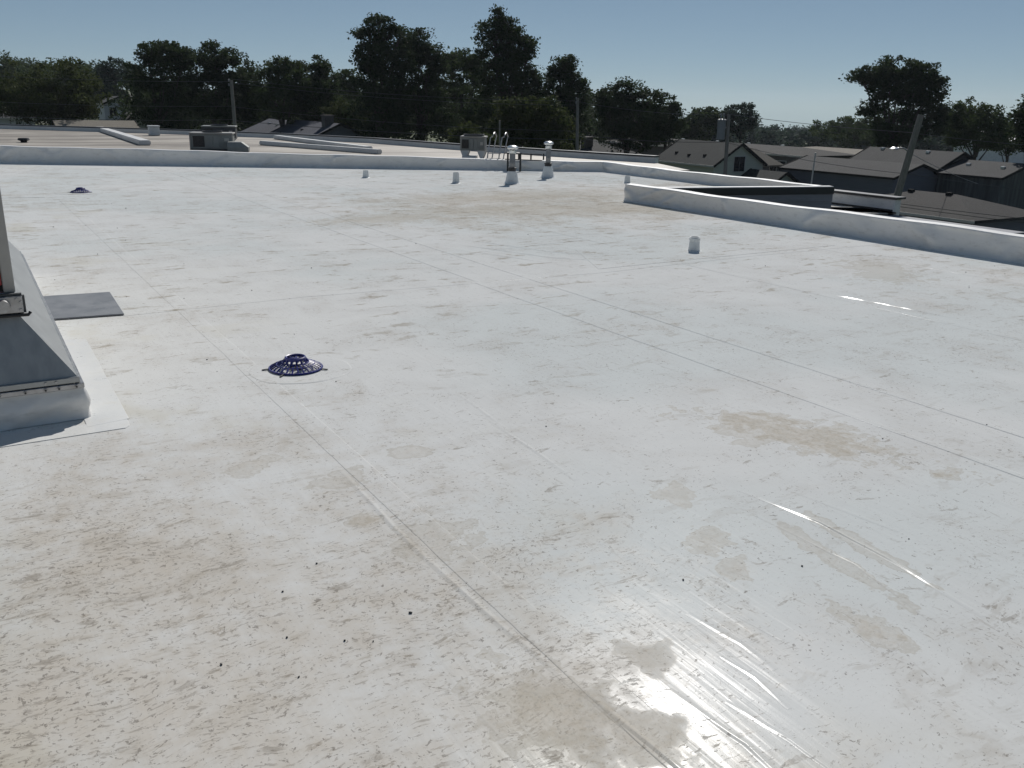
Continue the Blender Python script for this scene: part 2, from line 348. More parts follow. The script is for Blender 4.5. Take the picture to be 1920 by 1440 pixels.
# ---------------------------------------------------------------- the building underfoot
bld = empty('flat_roofed_building', (0, 0, 0), 'white membrane roof with low wrapped parapets filling the foreground', 'building')
outline = [(-9, -4), (10.75, -4), (10.39, 13.3), (14.38, 12.25), (14.4, 19.4), (-9, 31.4)]
link('roof_membrane', mesh_from('roof_membrane', [(x, y, RZ) for x, y in outline], [tuple(range(6))]), M['roof'], bld)
ol2 = [(-9.3, -4.3), (11.05, -4.3), (10.69, 13.24), (14.66, 12.2), (14.72, 19.6), (-9.3, 31.95)]
MB().prism(ol2, 0.0, RZ - 0.03).build('wall', M['siding'], bld)

def creases(L, n, seed):
    r = random.Random(seed); out = []
    for i in range(n):
        s0 = r.uniform(0, L)
        for j in range(r.choice((1, 1, 2, 3))):
            out.append((s0 + r.uniform(-.35, .35), r.uniform(-2.6, 2.6), r.uniform(.05, .15), r.uniform(.018, .05), r.uniform(.1, .9), r.uniform(.25, .6)))
    return out
def parapet(p0, p1, h0, h1, thick, nrm, seed, n_crease, name='parapet', z0=RZ, mat=None, step=0.05):
    """wall wrapped in loose membrane; nrm points to the roof side"""
    p0, p1 = Vector((*p0, 0)), Vector((*p1, 0)); L = (p1 - p0).length; t = (p1 - p0) / L; nv = Vector((*nrm, 0)).normalized()
    ns = max(8, int(L / step)); nz = 9; cr = creases(L, n_crease, seed); rr = random.Random(seed)
    ph = [rr.uniform(0, 6) for _ in range(6)]
    V = []; Fc = []
    cols = nz + 1 + 5
    for i in range(ns + 1):
        s = L * i / ns; h = h0 + (h1 - h0) * i / ns + 0.008 * math.sin(s * 1.1 + ph[0]) + 0.005 * math.sin(s * 3.7 + ph[1])
        base = p0 + t * s
        for k in range(nz + 1):
            u = k / nz; z = h * u
            d = 0.007 * math.sin(s * 0.9 + ph[2] + 2 * u) + 0.004 * math.sin(s * 2.7 + ph[3] - 3 * u)
            for (s0, sl, wd, am, uc, uw) in cr:
                e = s - s0 - sl * (u - .5) * 0.3
                if abs(e) < 4 * wd: d += am * math.exp(-(e / wd) ** 2) * math.exp(-((u - uc) / uw) ** 2)
            sm = s % 3.05
            if sm < .12: d += .007 * min(1, sm / .03, (.12 - sm) / .03)
            d += 0.03 * max(0, 1 - u * 6)
            if k == nz: d = 0.012
            V.append(base + nv * d + Vector((0, 0, z0 + z)))
        V.append(base + nv * 0.004 + Vector((0, 0, z0 + h + 0.012)))
        V.append(base - nv * thick * .5 + Vector((0, 0, z0 + h + 0.02)))
        V.append(base - nv * thick + Vector((0, 0, z0 + h + 0.008)))
        V.append(base - nv * (thick + .01) + Vector((0, 0, z0 + h - 0.02)))
        V.append(base - nv * (thick + .01) + Vector((0, 0, z0 - 0.02)))
    for i in range(ns):
        for k in range(cols - 1):
            a = i * cols + k; Fc.append((a, a + 1, a + cols + 1, a + cols))
    for i in (0, ns): Fc.append(tuple(range(i * cols, (i + 1) * cols)))
    me = mesh_from(name, V, Fc); bm = bmesh.new(); bm.from_mesh(me); bmesh.ops.recalc_face_normals(bm, faces=bm.faces); bm.to_mesh(me); bm.free()
    o = link(name, me, mat or M['wrap'], bld, True); me.set_sharp_from_angle(angle=rad(40)); return o
parapet((-9, 31.4), (14.4, 19.4), 0.55, 0.225, 0.26, (-0.457, -0.89), 5, 42)
parapet((14.4, 19.66), (14.38, 12.36), 0.225, 0.215, 0.26, (-1, 0), 8, 7)
parapet((10.39, 13.3), (10.75, -4), 0.285, 0.31, 0.24, (-1, -0.02), 3, 30, step=0.03)
# low curb and black edge metal above the notch
e0, e1 = Vector((10.63, 13.25, 0)), Vector((14.66, 12.19, 0)); te = (e1 - e0).normalized(); ne = Vector((te.y, -te.x, 0))
for nm, mt, o0, o1, z0, z1 in (('curb', M['wrap'], -0.16, -0.003, 0.0, 0.232), ('edge_metal', M['blackmetal'], 0.008, 0.035, 0.085, 0.222), ('wall', M['siding'], -0.05, 0.006, -0.06, 0.12)):
    b = MB(); b.prism([tuple((e0 + ne * o0).xy), tuple((e1 + ne * o0).xy), tuple((e1 + ne * o1).xy), tuple((e0 + ne * o1).xy)], RZ + z0, RZ + z1); b.build(nm, mt, bld, bevel=0.008)

# membrane seams, wrinkles and welded patches: low strips with their own edges
def strip(name, pts, width, height, mat, kind='ridge', z=RZ, wob=0.0, parent=bld, seed=1):
    r = random.Random(seed); pts = [Vector((p[0], p[1], 0)) for p in pts]; fine = []
    for a, b in zip(pts[:-1], pts[1:]):
        n = max(2, int((b - a).length / 0.06))
        fine += [a.lerp(b, i / n) for i in range(n)]
    fine.append(pts[-1]); n = len(fine)
    prof = [(-.5, 0.0), (-.42, .08), (-.25, .42), (-.1, .88), (0, 1), (.1, .88), (.25, .42), (.42, .08), (.5, 0.0)] if kind == 'ridge' else \
           [(-.5, 0.0), (-.488, .85), (-.46, 1.0), (-.2, .92), (.15, .9), (.46, 1.0), (.488, .85), (.5, 0.0)]
    V = []; Fc = []; o1 = o2 = 0
    for i, p in enumerate(fine):
        t = (fine[min(i + 1, n - 1)] - fine[max(i - 1, 0)]).normalized(); sd_ = Vector((t.y, -t.x, 0))
        o1 = o1 * .85 + r.uniform(-1, 1) * wob * .5; end = min(1, i / 7, (n - 1 - i) / 7) if kind == 'ridge' else 1
        hh = height * (0.65 + 0.7 * r.random() if kind == 'ridge' else 0.9 + .2 * r.random()) * end
        for u, hz in prof: V.append(p + sd_ * (u * width + o1) + Vector((0, 0, z + 0.0003 + hz * hh)))
    k = len(prof)
    for i in range(n - 1):
        for j in range(k - 1): Fc.append((i*k+j, i*k+j+1, (i+1)*k+j+1, (i+1)*k+j))
    me = mesh_from(name, V, Fc); bm = bmesh.new(); bm.from_mesh(me)
    bmesh.ops.recalc_face_normals(bm, faces=bm.faces)
    if sum(f.normal.z for f in bm.faces) < 0: bmesh.ops.reverse_faces(bm, faces=bm.faces)
    bm.to_mesh(me); bm.free()
    return link(name, me, mat, parent, True)
for i, (x0, x1, y0, y1, wd) in enumerate([(1.475, 1.43, -1.5, 17, .13), (4.30, 4.20, -3, 7.66, .05), (4.24, 4.18, 7.66, 24, .05), (4.83, 4.72, -3, 25, .05),
                                          (7.12, 6.85, -3, 7.6, .10), (6.95, 6.8, 7.6, 22, .1), (9.35, 9.1, -3, 18, .1), (-1.4, -1.5, 10, 30, .1)]):
    strip('membrane_seam', [(x0, y0), (x1, y1)], wd, 0.0015 if i in (1, 2, 3) else 0.0012, M['roof'], 'lap', wob=0.004, seed=i)
for i, (pts, wd) in enumerate([([(0.98, 7.69), (2.5, 7.77), (4.2, 7.66), (5.7, 7.6), (7.9, 7.72), (10.25, 7.7)], .10), ([(4.85, 9.2), (5.6, 9.4), (6.9, 9.6)], .05)]):
    strip('membrane_seam', pts, wd, 0.0013, M['roof'], 'lap', wob=0.003, seed=20 + i)
WR = [([(1.37, 3.9), (1.35, 3.0), (1.37, 2.3), (1.40, 1.9)], .035, .0025), ([(1.40, 1.95), (1.44, 1.5), (1.46, 1.1)], .04, .006), ([(1.64, 1.75), (1.67, 1.45), (1.64, 1.1)], .03, .006), ([(1.75, 1.62), (1.79, 1.4), (1.80, 1.1)], .025, .004),
      ([(1.98, 2.05), (2.01, 1.82), (2.0, 1.66)], .03, .004), ([(2.12, 1.95), (2.15, 1.72)], .02, .002), ([(1.9, 1.8), (1.915, 1.66), (1.89, 1.5)], .02, .004),
      ([(2.90, 2.75), (2.97, 2.32), (2.94, 1.9), (2.88, 1.52)], .028, .004), ([(2.78, 2.5), (2.80, 2.0), (2.7, 1.6)], .03, .0018), ([(3.12, 2.6), (3.2, 2.1)], .03, .002),
      ([(2.35, 4.1), (2.32, 3.5), (2.30, 3.2)], .03, .0018), ([(2.42, 4.6), (2.36, 3.9)], .03, .0018), ([(1.5, 3.06), (1.25, 2.98), (1.1, 2.9)], .02, .0015),
      ([(5.2, 9.9), (5.7, 8.6), (6.4, 7.9)], .08, .005), ([(5.45, 10.2), (5.95, 8.9), (6.6, 8.2)], .08, .005), ([(5.0, 9.5), (5.5, 8.3)], .07, .004), ([(6.2, 10.2), (7.6, 9.9)], .07, .004), ([(6.9, 6.0), (7.06, 5.2), (7.14, 4.5)], .04, .005), ([(9.2, 7.6), (9.6, 6.6)], .05, .004)]
for i, (pts, wd, hh) in enumerate(WR): strip('membrane_wrinkle', pts, wd, hh, M['roof'], 'ridge', wob=.004, seed=50 + i)
# round weld line of the drain patch and the clean patches round the curb
def disc_patch(cx, cy, r, name, hh=0.0035, n=40, seed=3, mat=None):
    rr = random.Random(seed); V = [(cx, cy, RZ + hh * 1.0)]; Fc = []
    for rad_, z in ((r * .97, hh), (r, 0.0006)):
        for i in range(n):
            a = 2 * math.pi * i / n; q = 1 + .025 * math.sin(3 * a + seed) + .012 * math.sin(7 * a)
            V.append((cx + rad_ * q * math.cos(a), cy + rad_ * q * math.sin(a), RZ + z))
    for i in range(n):
        i2 = (i + 1) % n; Fc += [(0, 1 + i, 1 + i2), (1 + i, 1 + n + i, 1 + n + i2, 1 + i2)]
    return link(name, mesh_from(name, V, Fc), mat or M['roof'], bld)
disc_patch(1.74, 5.56, 0.33, 'drain_flange_patch'); disc_patch(1.83, 18.08, 0.42, 'drain_flange_patch', seed=5)
def sheet(name, poly, z, mat, parent=bld, bev=0.004):
    return MB().prism(poly, RZ + 0.0005, RZ + z).build(name, mat, parent, bevel=min(bev, z * .8))
sheet('membrane_patch', [(0.40, 5.02), (0.615, 5.06), (0.625, 7.0), (0.40, 7.04)], 0.004, M['patch'])
sheet('membrane_patch', [(-1.2, 4.90), (0.575, 4.915), (0.60, 4.95), (0.605, 5.055), (-1.2, 5.2)], 0.0035, M['patch'])
sheet('membrane_patch', [(5.75, 7.75), (9.6, 7.85), (9.2, 9.4), (6.3, 9.0)], 0.002, M['roof'])
sheet('membrane_patch', [(0.1, 17.6), (1.2, 17.4), (1.3, 18.9), (0.1, 18.9)], 0.003, M['roof'])

pad = MB().prism([(-0.3, 7.80), (0.985, 7.665), (1.01, 8.62), (-0.3, 8.74)], RZ + 0.0045, RZ + 0.016).build('walkway_pad', M['pad'], bevel=0.004)
tag(pad, 'flat dark grey rectangular pad lying on white roof beside the metal unit', 'walkway pad')

# ---------------------------------------------------------------- lower wing beyond the notch
wing = empty('low_wing', (0, 0, 0), 'lower white roof wing with black edges behind the right parapet', 'building')
zt = 5.80
a0, a1 = Vector((18.12, 15.9, 0)), Vector((18.09, 13.30, 0))
MB().prism([(14.8, 10.6), (18.12, 10.2), (18.12, 16.2), (14.8, 16.2)], 0, 5.40).build('wall', M['siding'], wing)
q0, q1 = G(1500, 390.5, 5.45), G(1645, 392.5, 5.45); q2 = G(1665, 399, 5.45); q3 = G(1500, 399, 5.45)
MB().prism([(14.9, q0.y + .1), tuple(q1.xy), (18.06, 13.2), (18.06, 16.1), (14.9, 16.1)], 5.42, 5.47).build('roof_membrane', M['roof'], wing)
MB().prism([tuple(q3.xy), tuple(q2.xy), tuple((q1 + Vector((.05, -.06, 0))).xy), tuple((q0 + Vector((0, -.06, 0))).xy)], 5.402, 5.44).build('roof_membrane', M['roof'], wing)
b = MB(); b.bar(Vector((q0.x, q0.y - .02, 5.46)), Vector((q1.x, q1.y - .02, 5.46)), .06, .07); b.build('edge_metal', M['blackmetal'], wing)
MB().box(18.06, 18.30, 13.28, 16.0, 4.9, zt - .05).build('parapet', M['wrap'], wing, bevel=.02)
MB().box(18.00, 18.34, 13.20, 16.05, zt - .05, zt).build('coping', M['blackmetal'], wing, bevel=.01)
MB().box(18.02, 18.055, 13.3, 16.0, 5.475, 5.515).build('edge_metal', M['blackmetal'], wing)

# ---------------------------------------------------------------- roof behind the far parapet
nb = empty('adjoining_building', (0, 0, 0), 'adjoining flat roof stained beige behind the long far parapet', 'building')
edge = [(-9, 62.5), (2.0, 51.5), (9.7, 43.5), (12.4, 39.6), (14.5, 35.2), (15.6, 30.1), (17.0, 25.6), (18.25, 21.9)]
inner = [(14.85, 20.0), (14.4, 19.75), (-9, 31.75)]
poly = edge + [(17.2, 19.2)] + inner
MB().prism(poly, 0, RZ - .08).build('wall', M['siding'], nb)
MB().prism([(x * .999, y * .999) for x, y in poly], RZ - .075, RZ - .005).build('roof_membrane', M['farroof'], nb)
b = MB(); bc = MB()
for (ax, ay), (bx_, by_) in zip(edge[:-1], edge[1:]):
    b.bar((ax, ay, RZ + .06), (bx_, by_, RZ + .06), .2, .2); bc.bar((ax + .03, ay + .03, RZ + .185), (bx_ + .03, by_ + .03, RZ + .185), .26, .05)
b.build('parapet', M['wrap'], nb); bc.build('coping', M['blackmetal'], nb)
def curb(p, q, wd, h, label):
    p, q = Vector(p), Vector(q)
    o = MB().bar((p.x, p.y, RZ + h / 2), (q.x, q.y, RZ + h / 2), wd, h).build('roof_divider_curb', M['wrap'], bevel=.03, seg=2)
    return tag(o, label, 'curb', 'membrane wrapped curbs on the adjoining roof')
curb((6.15, 49.2), (5.75, 34.6), .38, .17, 'long pale curb left of the condenser units, running back across adjoining roof')
curb((11.8, 39.2), (12.15, 29.8), .3, .15, 'pale curb right of the condenser units, running back to the far coping')
curb((9.75, 34.3), (11.75, 27.9), .22, .15, 'grey curb nearest the far parapet, just right of the condenser units')
def boxthing(name, label, cat, p, sx, sy, sz, mat):
    o = MB().box(-sx/2, sx/2, -sy/2, sy/2, 0, sz * .86).box(-sx*.56, sx*.56, -sy*.56, sy*.56, sz * .86, sz).build(name, mat, bevel=.02); o.location = (p[0], p[1], RZ); return tag(o, label, cat)
boxthing('roof_vent_box', 'small white box vent behind the long pale curb at left', 'vent', (7.55, 43.0), .42, .42, .42, M['boot'])
v = MB().lathe([(0, 0.16), (.17, .15), (.2, .08), (.11, .05), (.1, 0)], 16).build('mushroom_vent', M['rubber'], smooth=True); v.location = G(45, 267); v.location.z = RZ
tag(v, 'small black round vent behind the far parapet at far left', 'vent')

def condenser(name, loc, rz, sx, sy, sz, label, dark, legs=0.0):
    t = empty(name, (loc[0], loc[1], RZ), label, 'condenser unit', 'condenser units on the adjoining roof', rz); z = legs + .06
    body = M['hvacd'] if dark else M['hvac']
    if legs:
        for s in (-1, 1):
            for s2 in (-1, 1):
                MB().add([(s*sx*.30, s2*sy*.42, .0), (s*sx*.36, s2*sy*.42, 0), (s*sx*.5, s2*sy*.42, z), (s*sx*.16, s2*sy*.42, z),
                          (s*sx*.30, s2*sy*.36, .0), (s*sx*.36, s2*sy*.36, 0), (s*sx*.5, s2*sy*.36, z), (s*sx*.16, s2*sy*.36, z)],
                         [(0,1,2,3),(7,6,5,4),(0,4,5,1),(1,5,6,2),(2,6,7,3),(3,7,4,0)]).build('leg', M['boot'], t)
        MB().box(-sx*.42, sx*.1, -sy*.45, sy*.45, 0, .1).build('base_rail', M['boot'], t)
    else:
        MB().box(-sx/2, sx/2, -sy/2 + .05, sy/2 - .05, 0, z).build('base_rail', M['hvacd'], t)
    MB().box(-sx/2 + .03, sx/2 - .03, -sy/2 + .03, sy/2 - .03, z, z + sz - .05).build('cabinet', body, t, bevel=.01)
    MB().box(-sx/2, sx/2, -sy/2, sy/2, z + sz - .05, z + sz).build('top_panel', M['beige'] if not dark else M['hvac'], t, bevel=.012)
    MB().box(-sx*.42, -sx*.16, -sy/2 + .012, -sy/2 + .04, z + .06, z + sz - .1).build('coil', M['coil'], t)
    for k in range(2): MB().box(-sx*.1 + k * sx * .15, -sx*.1 + k * sx * .15 + sx * .13, -sy/2 + .008, -sy/2 + .04, z + .04, z + sz - .08).build('access_panel', body, t, bevel=.006)
    for k in range(7): MB().box(sx*.24 + k * sx * .033, sx*.24 + k * sx * .033 + sx * .015, -sy/2 + .005, -sy/2 + .04, z + .05, z + sz - .3).build('louvre', body, t)
    MB().box(sx*.3, sx*.40, -sy/2 + .004, -sy/2 + .035, z + sz - .26, z + sz - .17).build('rating_plate', M['trim'], t)
    for s in (-1, 1): MB().box(s*(sx/2 - .025) - .02, s*(sx/2 - .025) + .02, -sy/2 + .002, -sy/2 + .03, z, z + sz - .055).build('corner_post', M['beige'] if not dark else M['hvacd'], t)
    MB().lathe([(0, .0), (.3, .0), (.32, .02), (.32, .05), (.30, .05), (.29, .02)], 20, (0, 0, z + sz)).build('fan_guard', M['hvacd'], t)
    return t
a, b_ = G(352, 283), G(433, 283)
condenser('condenser_unit', ((a.x + b_.x) / 2 + .25, (a.y + b_.y) / 2 + .5), -0.35, 1.36, .85, .50, 'wide grey condenser unit with a pale top, nearest of the pair at left', False)
condenser('condenser_unit', (8.75, 36.3), -0.35, 1.25, .8, .44, 'dark condenser unit half hidden behind the wide grey one', True, 0.12)
MB().prism([(-.6, -.4), (.6, -.4), (.6, .4), (-.6, .4)], 0, .22).add([(-.6,-.4,.22),(.6,-.4,.22),(.6,.4,.22),(-.6,.4,.22),(-.45,-.25,.42),(.25,-.25,.42),(.25,.25,.42),(-.45,.25,.42)], [(4,5,6,7),(0,1,5,4),(1,2,6,5),(2,3,7,6),(3,0,4,7)])
dk = MB().add([(-.5,-.4,0),(.55,-.4,0),(.55,.4,0),(-.5,.4,0),(-.5,-.4,.2),(.55,-.4,.2),(.55,.4,.2),(-.5,.4,.2),(-.5,-.3,.42),(.2,-.3,.42),(.2,.3,.42),(-.5,.3,.42)],
              [(0,3,2,1),(0,1,5,4),(1,2,6,5),(2,3,7,6),(3,0,4,7),(4,5,9,8),(5,6,10,9),(6,7,11,10),(7,4,8,11),(8,9,10,11)]).build('wrapped_duct', M['hvac'], bevel=.02)
pt = G(447, 284); dk.location = (pt.x, pt.y, RZ); dk.rotation_euler = (0, 0, -.35); dk.scale = (.62, .62, .72); tag(dk, 'low sloped grey duct cover just right of the condenser pair', 'duct')
condenser('condenser_unit', (13.62, 25.0), -0.65, .78, .56, .42, 'small condenser unit raised on white stands left of the ladder rails', False, .2)

# ladder rails crossing the far parapet
pl = G(953, 321); ladder = empty('crossover_ladder', (pl.x, pl.y, RZ), 'steel crossover ladder with two looped handrails over the far parapet', 'ladder')
tv = Vector((.889, -.457, 0)); nv = Vector((.457, .889, 0))
def LP(s, n, z): return tuple(tv * s + nv * n + Vector((0, 0, z)))
for s in (-.48, -.18):
    pts = [LP(s - .06, .62, -.02), LP(s - .02, .66, .4), LP(s + .05, .72, .80)]
    for k in range(7):
        a = math.pi * k / 6; pts.append(LP(s + .10 + .02 * k, .84 - .16 * math.cos(a), .82 + .10 * math.sin(a)))
    pts += [LP(s + .2, 1.0, .75), LP(s + .12, .98, .35), LP(s + .06, .96, -.02)]
    MB().tube(pts, .017, 8).build('handrail', M['steel'], ladder, True)
for s in (-.02, .30): MB().bar(LP(s, -.06, 0), LP(s, -.06, .46), .035, .035).build('post', M['rubber'], ladder)
for z in (.30, .45): MB().bar(LP(-.1, -.06, z), LP(.85, -.06, z - .02), .03, .025).build('rail', M['rubber'], ladder)
for s in (.30, .62, .95): MB().bar(LP(s, .55, -.01), LP(s, .55, .42), .03, .03).build('post', M['rubber'], ladder)
for k in range(3): MB().bar(LP(-.5, .66 + .02 * k, .12 + .14 * k), LP(-.15, .66 + .02 * k, .12 + .14 * k), .025, .025).build('rung', M['steel'], ladder)
MB().bar(LP(-.02, .2, .44), LP(.30, .2, .44), .5, .03).build('tread', M['rubber'], ladder)
# (the tread spans the wall top between the rails)

# ---------------------------------------------------------------- pipes, vents and drains on the white roof
def stack(px, py, h, label, r=.062):
    p = G(px, py); t = empty('vent_stack', (p.x, p.y, RZ), label, 'vent pipe', 'tall capped vent stacks')
    MB().lathe([(.19, .001), (.175, .012), (.155, .03), (.135, .08), (.115, .20), (.095, .26), (.07, .265)], 24).build('boot', M['boot'], t, True)
    MB().lathe([(.078, .25), (.082, .26), (.08, .31), (.092, .315), (.092, .335), (.074, .34), (.074, .25)], 24).build('clamp', M['rubber'], t, True)
    MB().lathe([(r, .0), (r, h * .52), (r * 1.03, h * .525), (r * 1.03, h * .545), (r, h * .55), (r, h - .04)], 24).build('pipe', M['pipe'], t, True)
    MB().lathe([(r * .98, h - .10), (r * 1.25, h - .085), (r * 1.9, h - .07), (r * 2.0, h - .05), (r * 1.95, h - .035), (r * 1.5, h - .012), (r * .8, h), (0, h + .004)], 24).build('cap', M['alu'], t, True)
    MB().lathe([(r * 1.06, h - .17), (r * 1.35, h - .16), (r * 1.35, h - .115), (r * 1.06, h - .10)], 24).build('collar', M['alu'], t, True)
    return t
stack(960, 344, .80, 'left of two tall grey vent stacks with silver caps, nearer the camera')
stack(1027, 333, .83, 'right of two tall grey vent stacks with silver caps, nearer far parapet', .058)
def stub(px, py, h, r, label, lip):
    p = G(px, py); t = empty('stub_vent', (p.x, p.y, RZ), label, 'vent pipe', 'short white stub vents')
    MB().lathe([(r * 1.6, .001), (r * 1.45, .004), (r * 1.3, .012), (r * 1.22, .03), (r * 1.05, h * .8), (r * 1.02, h * .86)], 20).build('boot', M['boot'], t, True)
    MB().lathe([(r * .98, h * .5), (r, h), (r * .86, h), (r * .86, h * .6)], 20).build('pipe', M['boot'], t, True)
    if lip: MB().lathe([(r * 1.03, h - .045), (r * 1.2, h - .04), (r * 1.2, h - .012), (r * 1.03, h - .008)], 20).build('rim', M['boot'], t, True)
    MB().lathe([(0, h * .62), (r * .86, h * .62)], 16).build('bore', M['black'], t)
stub(1301, 471, .175, .056, 'short white stub vent alone in the middle of the white roof', True)
stub(686, 333, .16, .058, 'leftmost short white stub vent near the long far parapet', False)
stub(855, 343, .225, .062, 'short white stub vent just left of the tall vent stacks', False)
stub(1176, 343, .16, .056, 'short white stub vent right of tall stacks, by the parapet corner', False)

def drain(cx, cy, label, first=[None]):
    t = empty('roof_drain', (cx, cy, RZ + .004), label, 'roof drain', 'blue roof drain strainers'); t.scale = (1, 1, .7)
    if first[0] is None:
        parts = []
        R1, R2, z1 = .168, .072, .062           # skirt and crown
        n = 28
        for k in range(n):
            a = 2 * math.pi * k / n; ca, sa = math.cos(a), math.sin(a)
            pr = [(R1, .012), (.14, .038), (.105, .055), (.082, .066)]
            b = MB(); b.tube([(r * ca, r * sa, z) for r, z in pr], [.0066, .0062, .0055, .0055], 5); parts.append(('rib', b, M['blue']))
        ring = lambda R, z, r: MB().tube([(R * math.cos(2 * math.pi * i / 40), R * math.sin(2 * math.pi * i / 40), z) for i in range(41)], r, 6, False)
        parts += [('rim', ring(R1, .012, .0085), M['blue']), ('ring', ring(.122, .048, .005), M['blue']), ('ring', ring(.083, .066, .007), M['blue'])]
        for k in range(14):
            a = 2 * math.pi * k / 14; ca, sa = math.cos(a), math.sin(a)
            parts.append(('post', MB().tube([(.083 * ca, .083 * sa, .066), (.066 * ca, .066 * sa, .098)], .0068, 5), M['blue']))
        parts.append(('crown', MB().lathe([(.066, .088), (.070, .094), (.068, .114), (.062, .120), (.055, .116), (.053, .094), (.060, .088), (.066, .088)], 32), M['blue']))
        for k in range(3):
            a = k * math.pi / 3; parts.append(('crossbar', MB().bar((.055 * math.cos(a), .055 * math.sin(a), .098), (-.055 * math.cos(a), -.055 * math.sin(a), .098), .008, .008), M['blue']))
        parts.append(('bowl', MB().lathe([(.165, .004), (.10, .003), (.055, .0015), (.0, .0015)], 28), M['patch']))
        parts.append(('outlet', MB().lathe([(.06, .0032), (.0, .0032)], 24), M['black']))
        for a in (-2.35, -.65, 1.2, 2.9):
            parts.append(('clamp_finger', MB().bar((.15 * math.cos(a), .15 * math.sin(a), .012), (.215 * math.cos(a), .215 * math.sin(a), .006), .012, .007), M['rubber']))
        first[0] = [b.build(nm, mt, t, nm not in ('crossbar', 'clamp_finger')) for nm, b, mt in parts]
    else:
        for o in first[0]:
            c = o.copy(); C.objects.link(c); c.parent = t
    return t
drain(1.72, 5.58, 'blue slotted roof drain strainer in the foreground at left')
drain(1.83, 18.08, 'far blue roof drain strainer near the long back parapet')

# ---------------------------------------------------------------- metal unit at the left edge
un = empty('rooftop_unit', (0, 0, RZ), 'galvanised rooftop unit on a white wrapped curb at left edge', 'rooftop unit')
def bulge_curb():
    V = []; Fc = []; x0, x1, y0, y1 = -1.5, .42, 5.19, 9.86; n = 70; r = random.Random(4)
    path = [(x0 + (x1 - x0) * i / n, y0, 0, -1) for i in range(n + 1)] + [(x1, y0 + (y1 - y0) * i / n, 1, 0) for i in range(n + 1)]
    cr = [(r.uniform(0, 6.6), r.uniform(-.25, .25), r.uniform(.02, .06), r.uniform(.004, .012)) for _ in range(34)] + [(1.75, .5, .05, .02), (1.62, .6, .05, .014), (1.86, .2, .025, .012), (1.5, .9, .06, .012)]
    for i, (x, y, nx, ny) in enumerate(path):
        s = (x - x0) if nx == 0 else (x1 - x0) + (y - y0)
        for k in range(9):
            u = k / 8; z = .195 * u; d = .018 * math.sin(u * math.pi) ** 2 + .02 * max(0, 1 - u * 5)
            for s0, sl, wd, am in cr:
                e = s - s0 - sl * (u - .5)
                if abs(e) < 4 * wd: d += am * math.exp(-(e / wd) ** 2) * math.sin(math.pi * min(1, u + .15))
            if u > .9: d = .002
            V.append((x + nx * d, y + ny * d, z + .003))
    for i in range(len(path) - 1):
        for k in range(8): Fc.append((i*9+k, i*9+9+k, i*9+10+k, i*9+k+1))
    o = link('curb', mesh_from('curb', V, Fc), M['wrap'], un, True)
    MB().box(x0, x1 - .03, y0 + .03, y1, .003, .18).build('curb_core', M['wrap'], un)
bulge_curb()
bx0, bx1, by0, by1 = -1.5, .402, 5.184, 9.83
tx0, tx1, ty0, ty1 = -1.24, .165, 5.31, 9.55
Vs = [(bx0,by0,.235),(bx1,by0,.235),(bx1,by1,.235),(bx0,by1,.235),(tx0,ty0,.585),(tx1,ty0,.585),(tx1,ty1,.585),(tx0,ty1,.585)]
MB().add(Vs, [(0,1,5,4)]).build('front_skirt', M['galv'], un); MB().add(Vs, [(1,2,6,5)]).build('side_skirt', M['galv'], un)
MB().add(Vs, [(2,3,7,6),(3,0,4,7),(4,5,6,7)]).build('rear_skirt', M['galv'], un)
MB().box(-1.5, .412, 5.160, 5.180, .180, .208).build('termination_bar', M['steel'], un, bevel=.003)
MB().box(.405, .425, 5.165, 9.86, .180, .208).build('termination_bar', M['steel'], un, bevel=.003)
MB().box(-1.5, .405, 5.168, 5.184, .211, .243).build('skirt_flange', M['galv'], un, bevel=.003)
MB().box(.390, .408, 5.186, 9.83, .211, .241).build('skirt_flange', M['galv'], un, bevel=.003)
for i, x in enumerate((.385, .30, .235, .14, .02, -.12, -.25)):
    MB().tube([(x, 5.162, .194), (x, 5.152, .194)], .009, 10).build('screw', M['steel'], un); MB().tube([(x, 5.153, .194), (x, 5.148, .194)], .0055, 6).build('screw_head', M['rubber'], un)
for x in (.29, .24): MB().tube([(x, 5.17, .228), (x, 5.160, .228)], .006, 8).build('screw', M['steel'], un)
# frame above the skirt
MB().box(tx1 - .050, tx1 + .004, 5.31, 5.37, .70, 1.95).build('corner_post', M['beige'], un, bevel=.004)
MB().box(tx0, tx0 + .06, 5.31, 5.37, .70, 1.95).build('corner_post', M['beige'], un, bevel=.004)
MB().box(tx0, tx1, 5.312, 5.36, .59, .70).build('sill', M['galv'], un, bevel=.004)
MB().box(tx0, tx1 - .002, 5.42, 9.5, .59, 1.95).build('inner_panel', M['black'], un)
MB().box(tx0 + .07, tx1 - .052, 5.40, 5.418, .72, .92).build('red_motor_mount', M['red'], un, bevel=.01)
MB().box(tx0 - .08, tx1 + .08, 5.22, 9.62, 1.95, 2.05).build('top_cap', M['galv'], un, bevel=.02)
MB().box(tx0 + .005, tx1 + .003, 5.44, 9.55, .592, 1.94).build('cabinet', M['beige'], un)
lb = MB().box(.035, .205, 5.262, 5.308, .585, .70).build('latch_box', M['hvacd'], un, bevel=.012, seg=2)
MB().box(.047, .193, 5.254, 5.262, .600, .688).build('latch_plate', M['steel'], lb, bevel=.003)
MB().tube([(.100, 5.256, .643), (.100, 5.222, .643)], [.036, .032], 20).build('latch_knob', M['steel'], lb, True)
for x, z in ((.18, .615), (.165, .672), (.183, .655)): MB().tube([(x, 5.256, z), (x, 5.246, z)], .008, 8).build('bolt', M['steel'], lb)
MB().tube([(.03, 5.25, .592), (.12, 5.252, .590), (.212, 5.255, .588), (.222, 5.262, .600)], .009, 8).build('latch_lip', M['rubber'], lb, True)

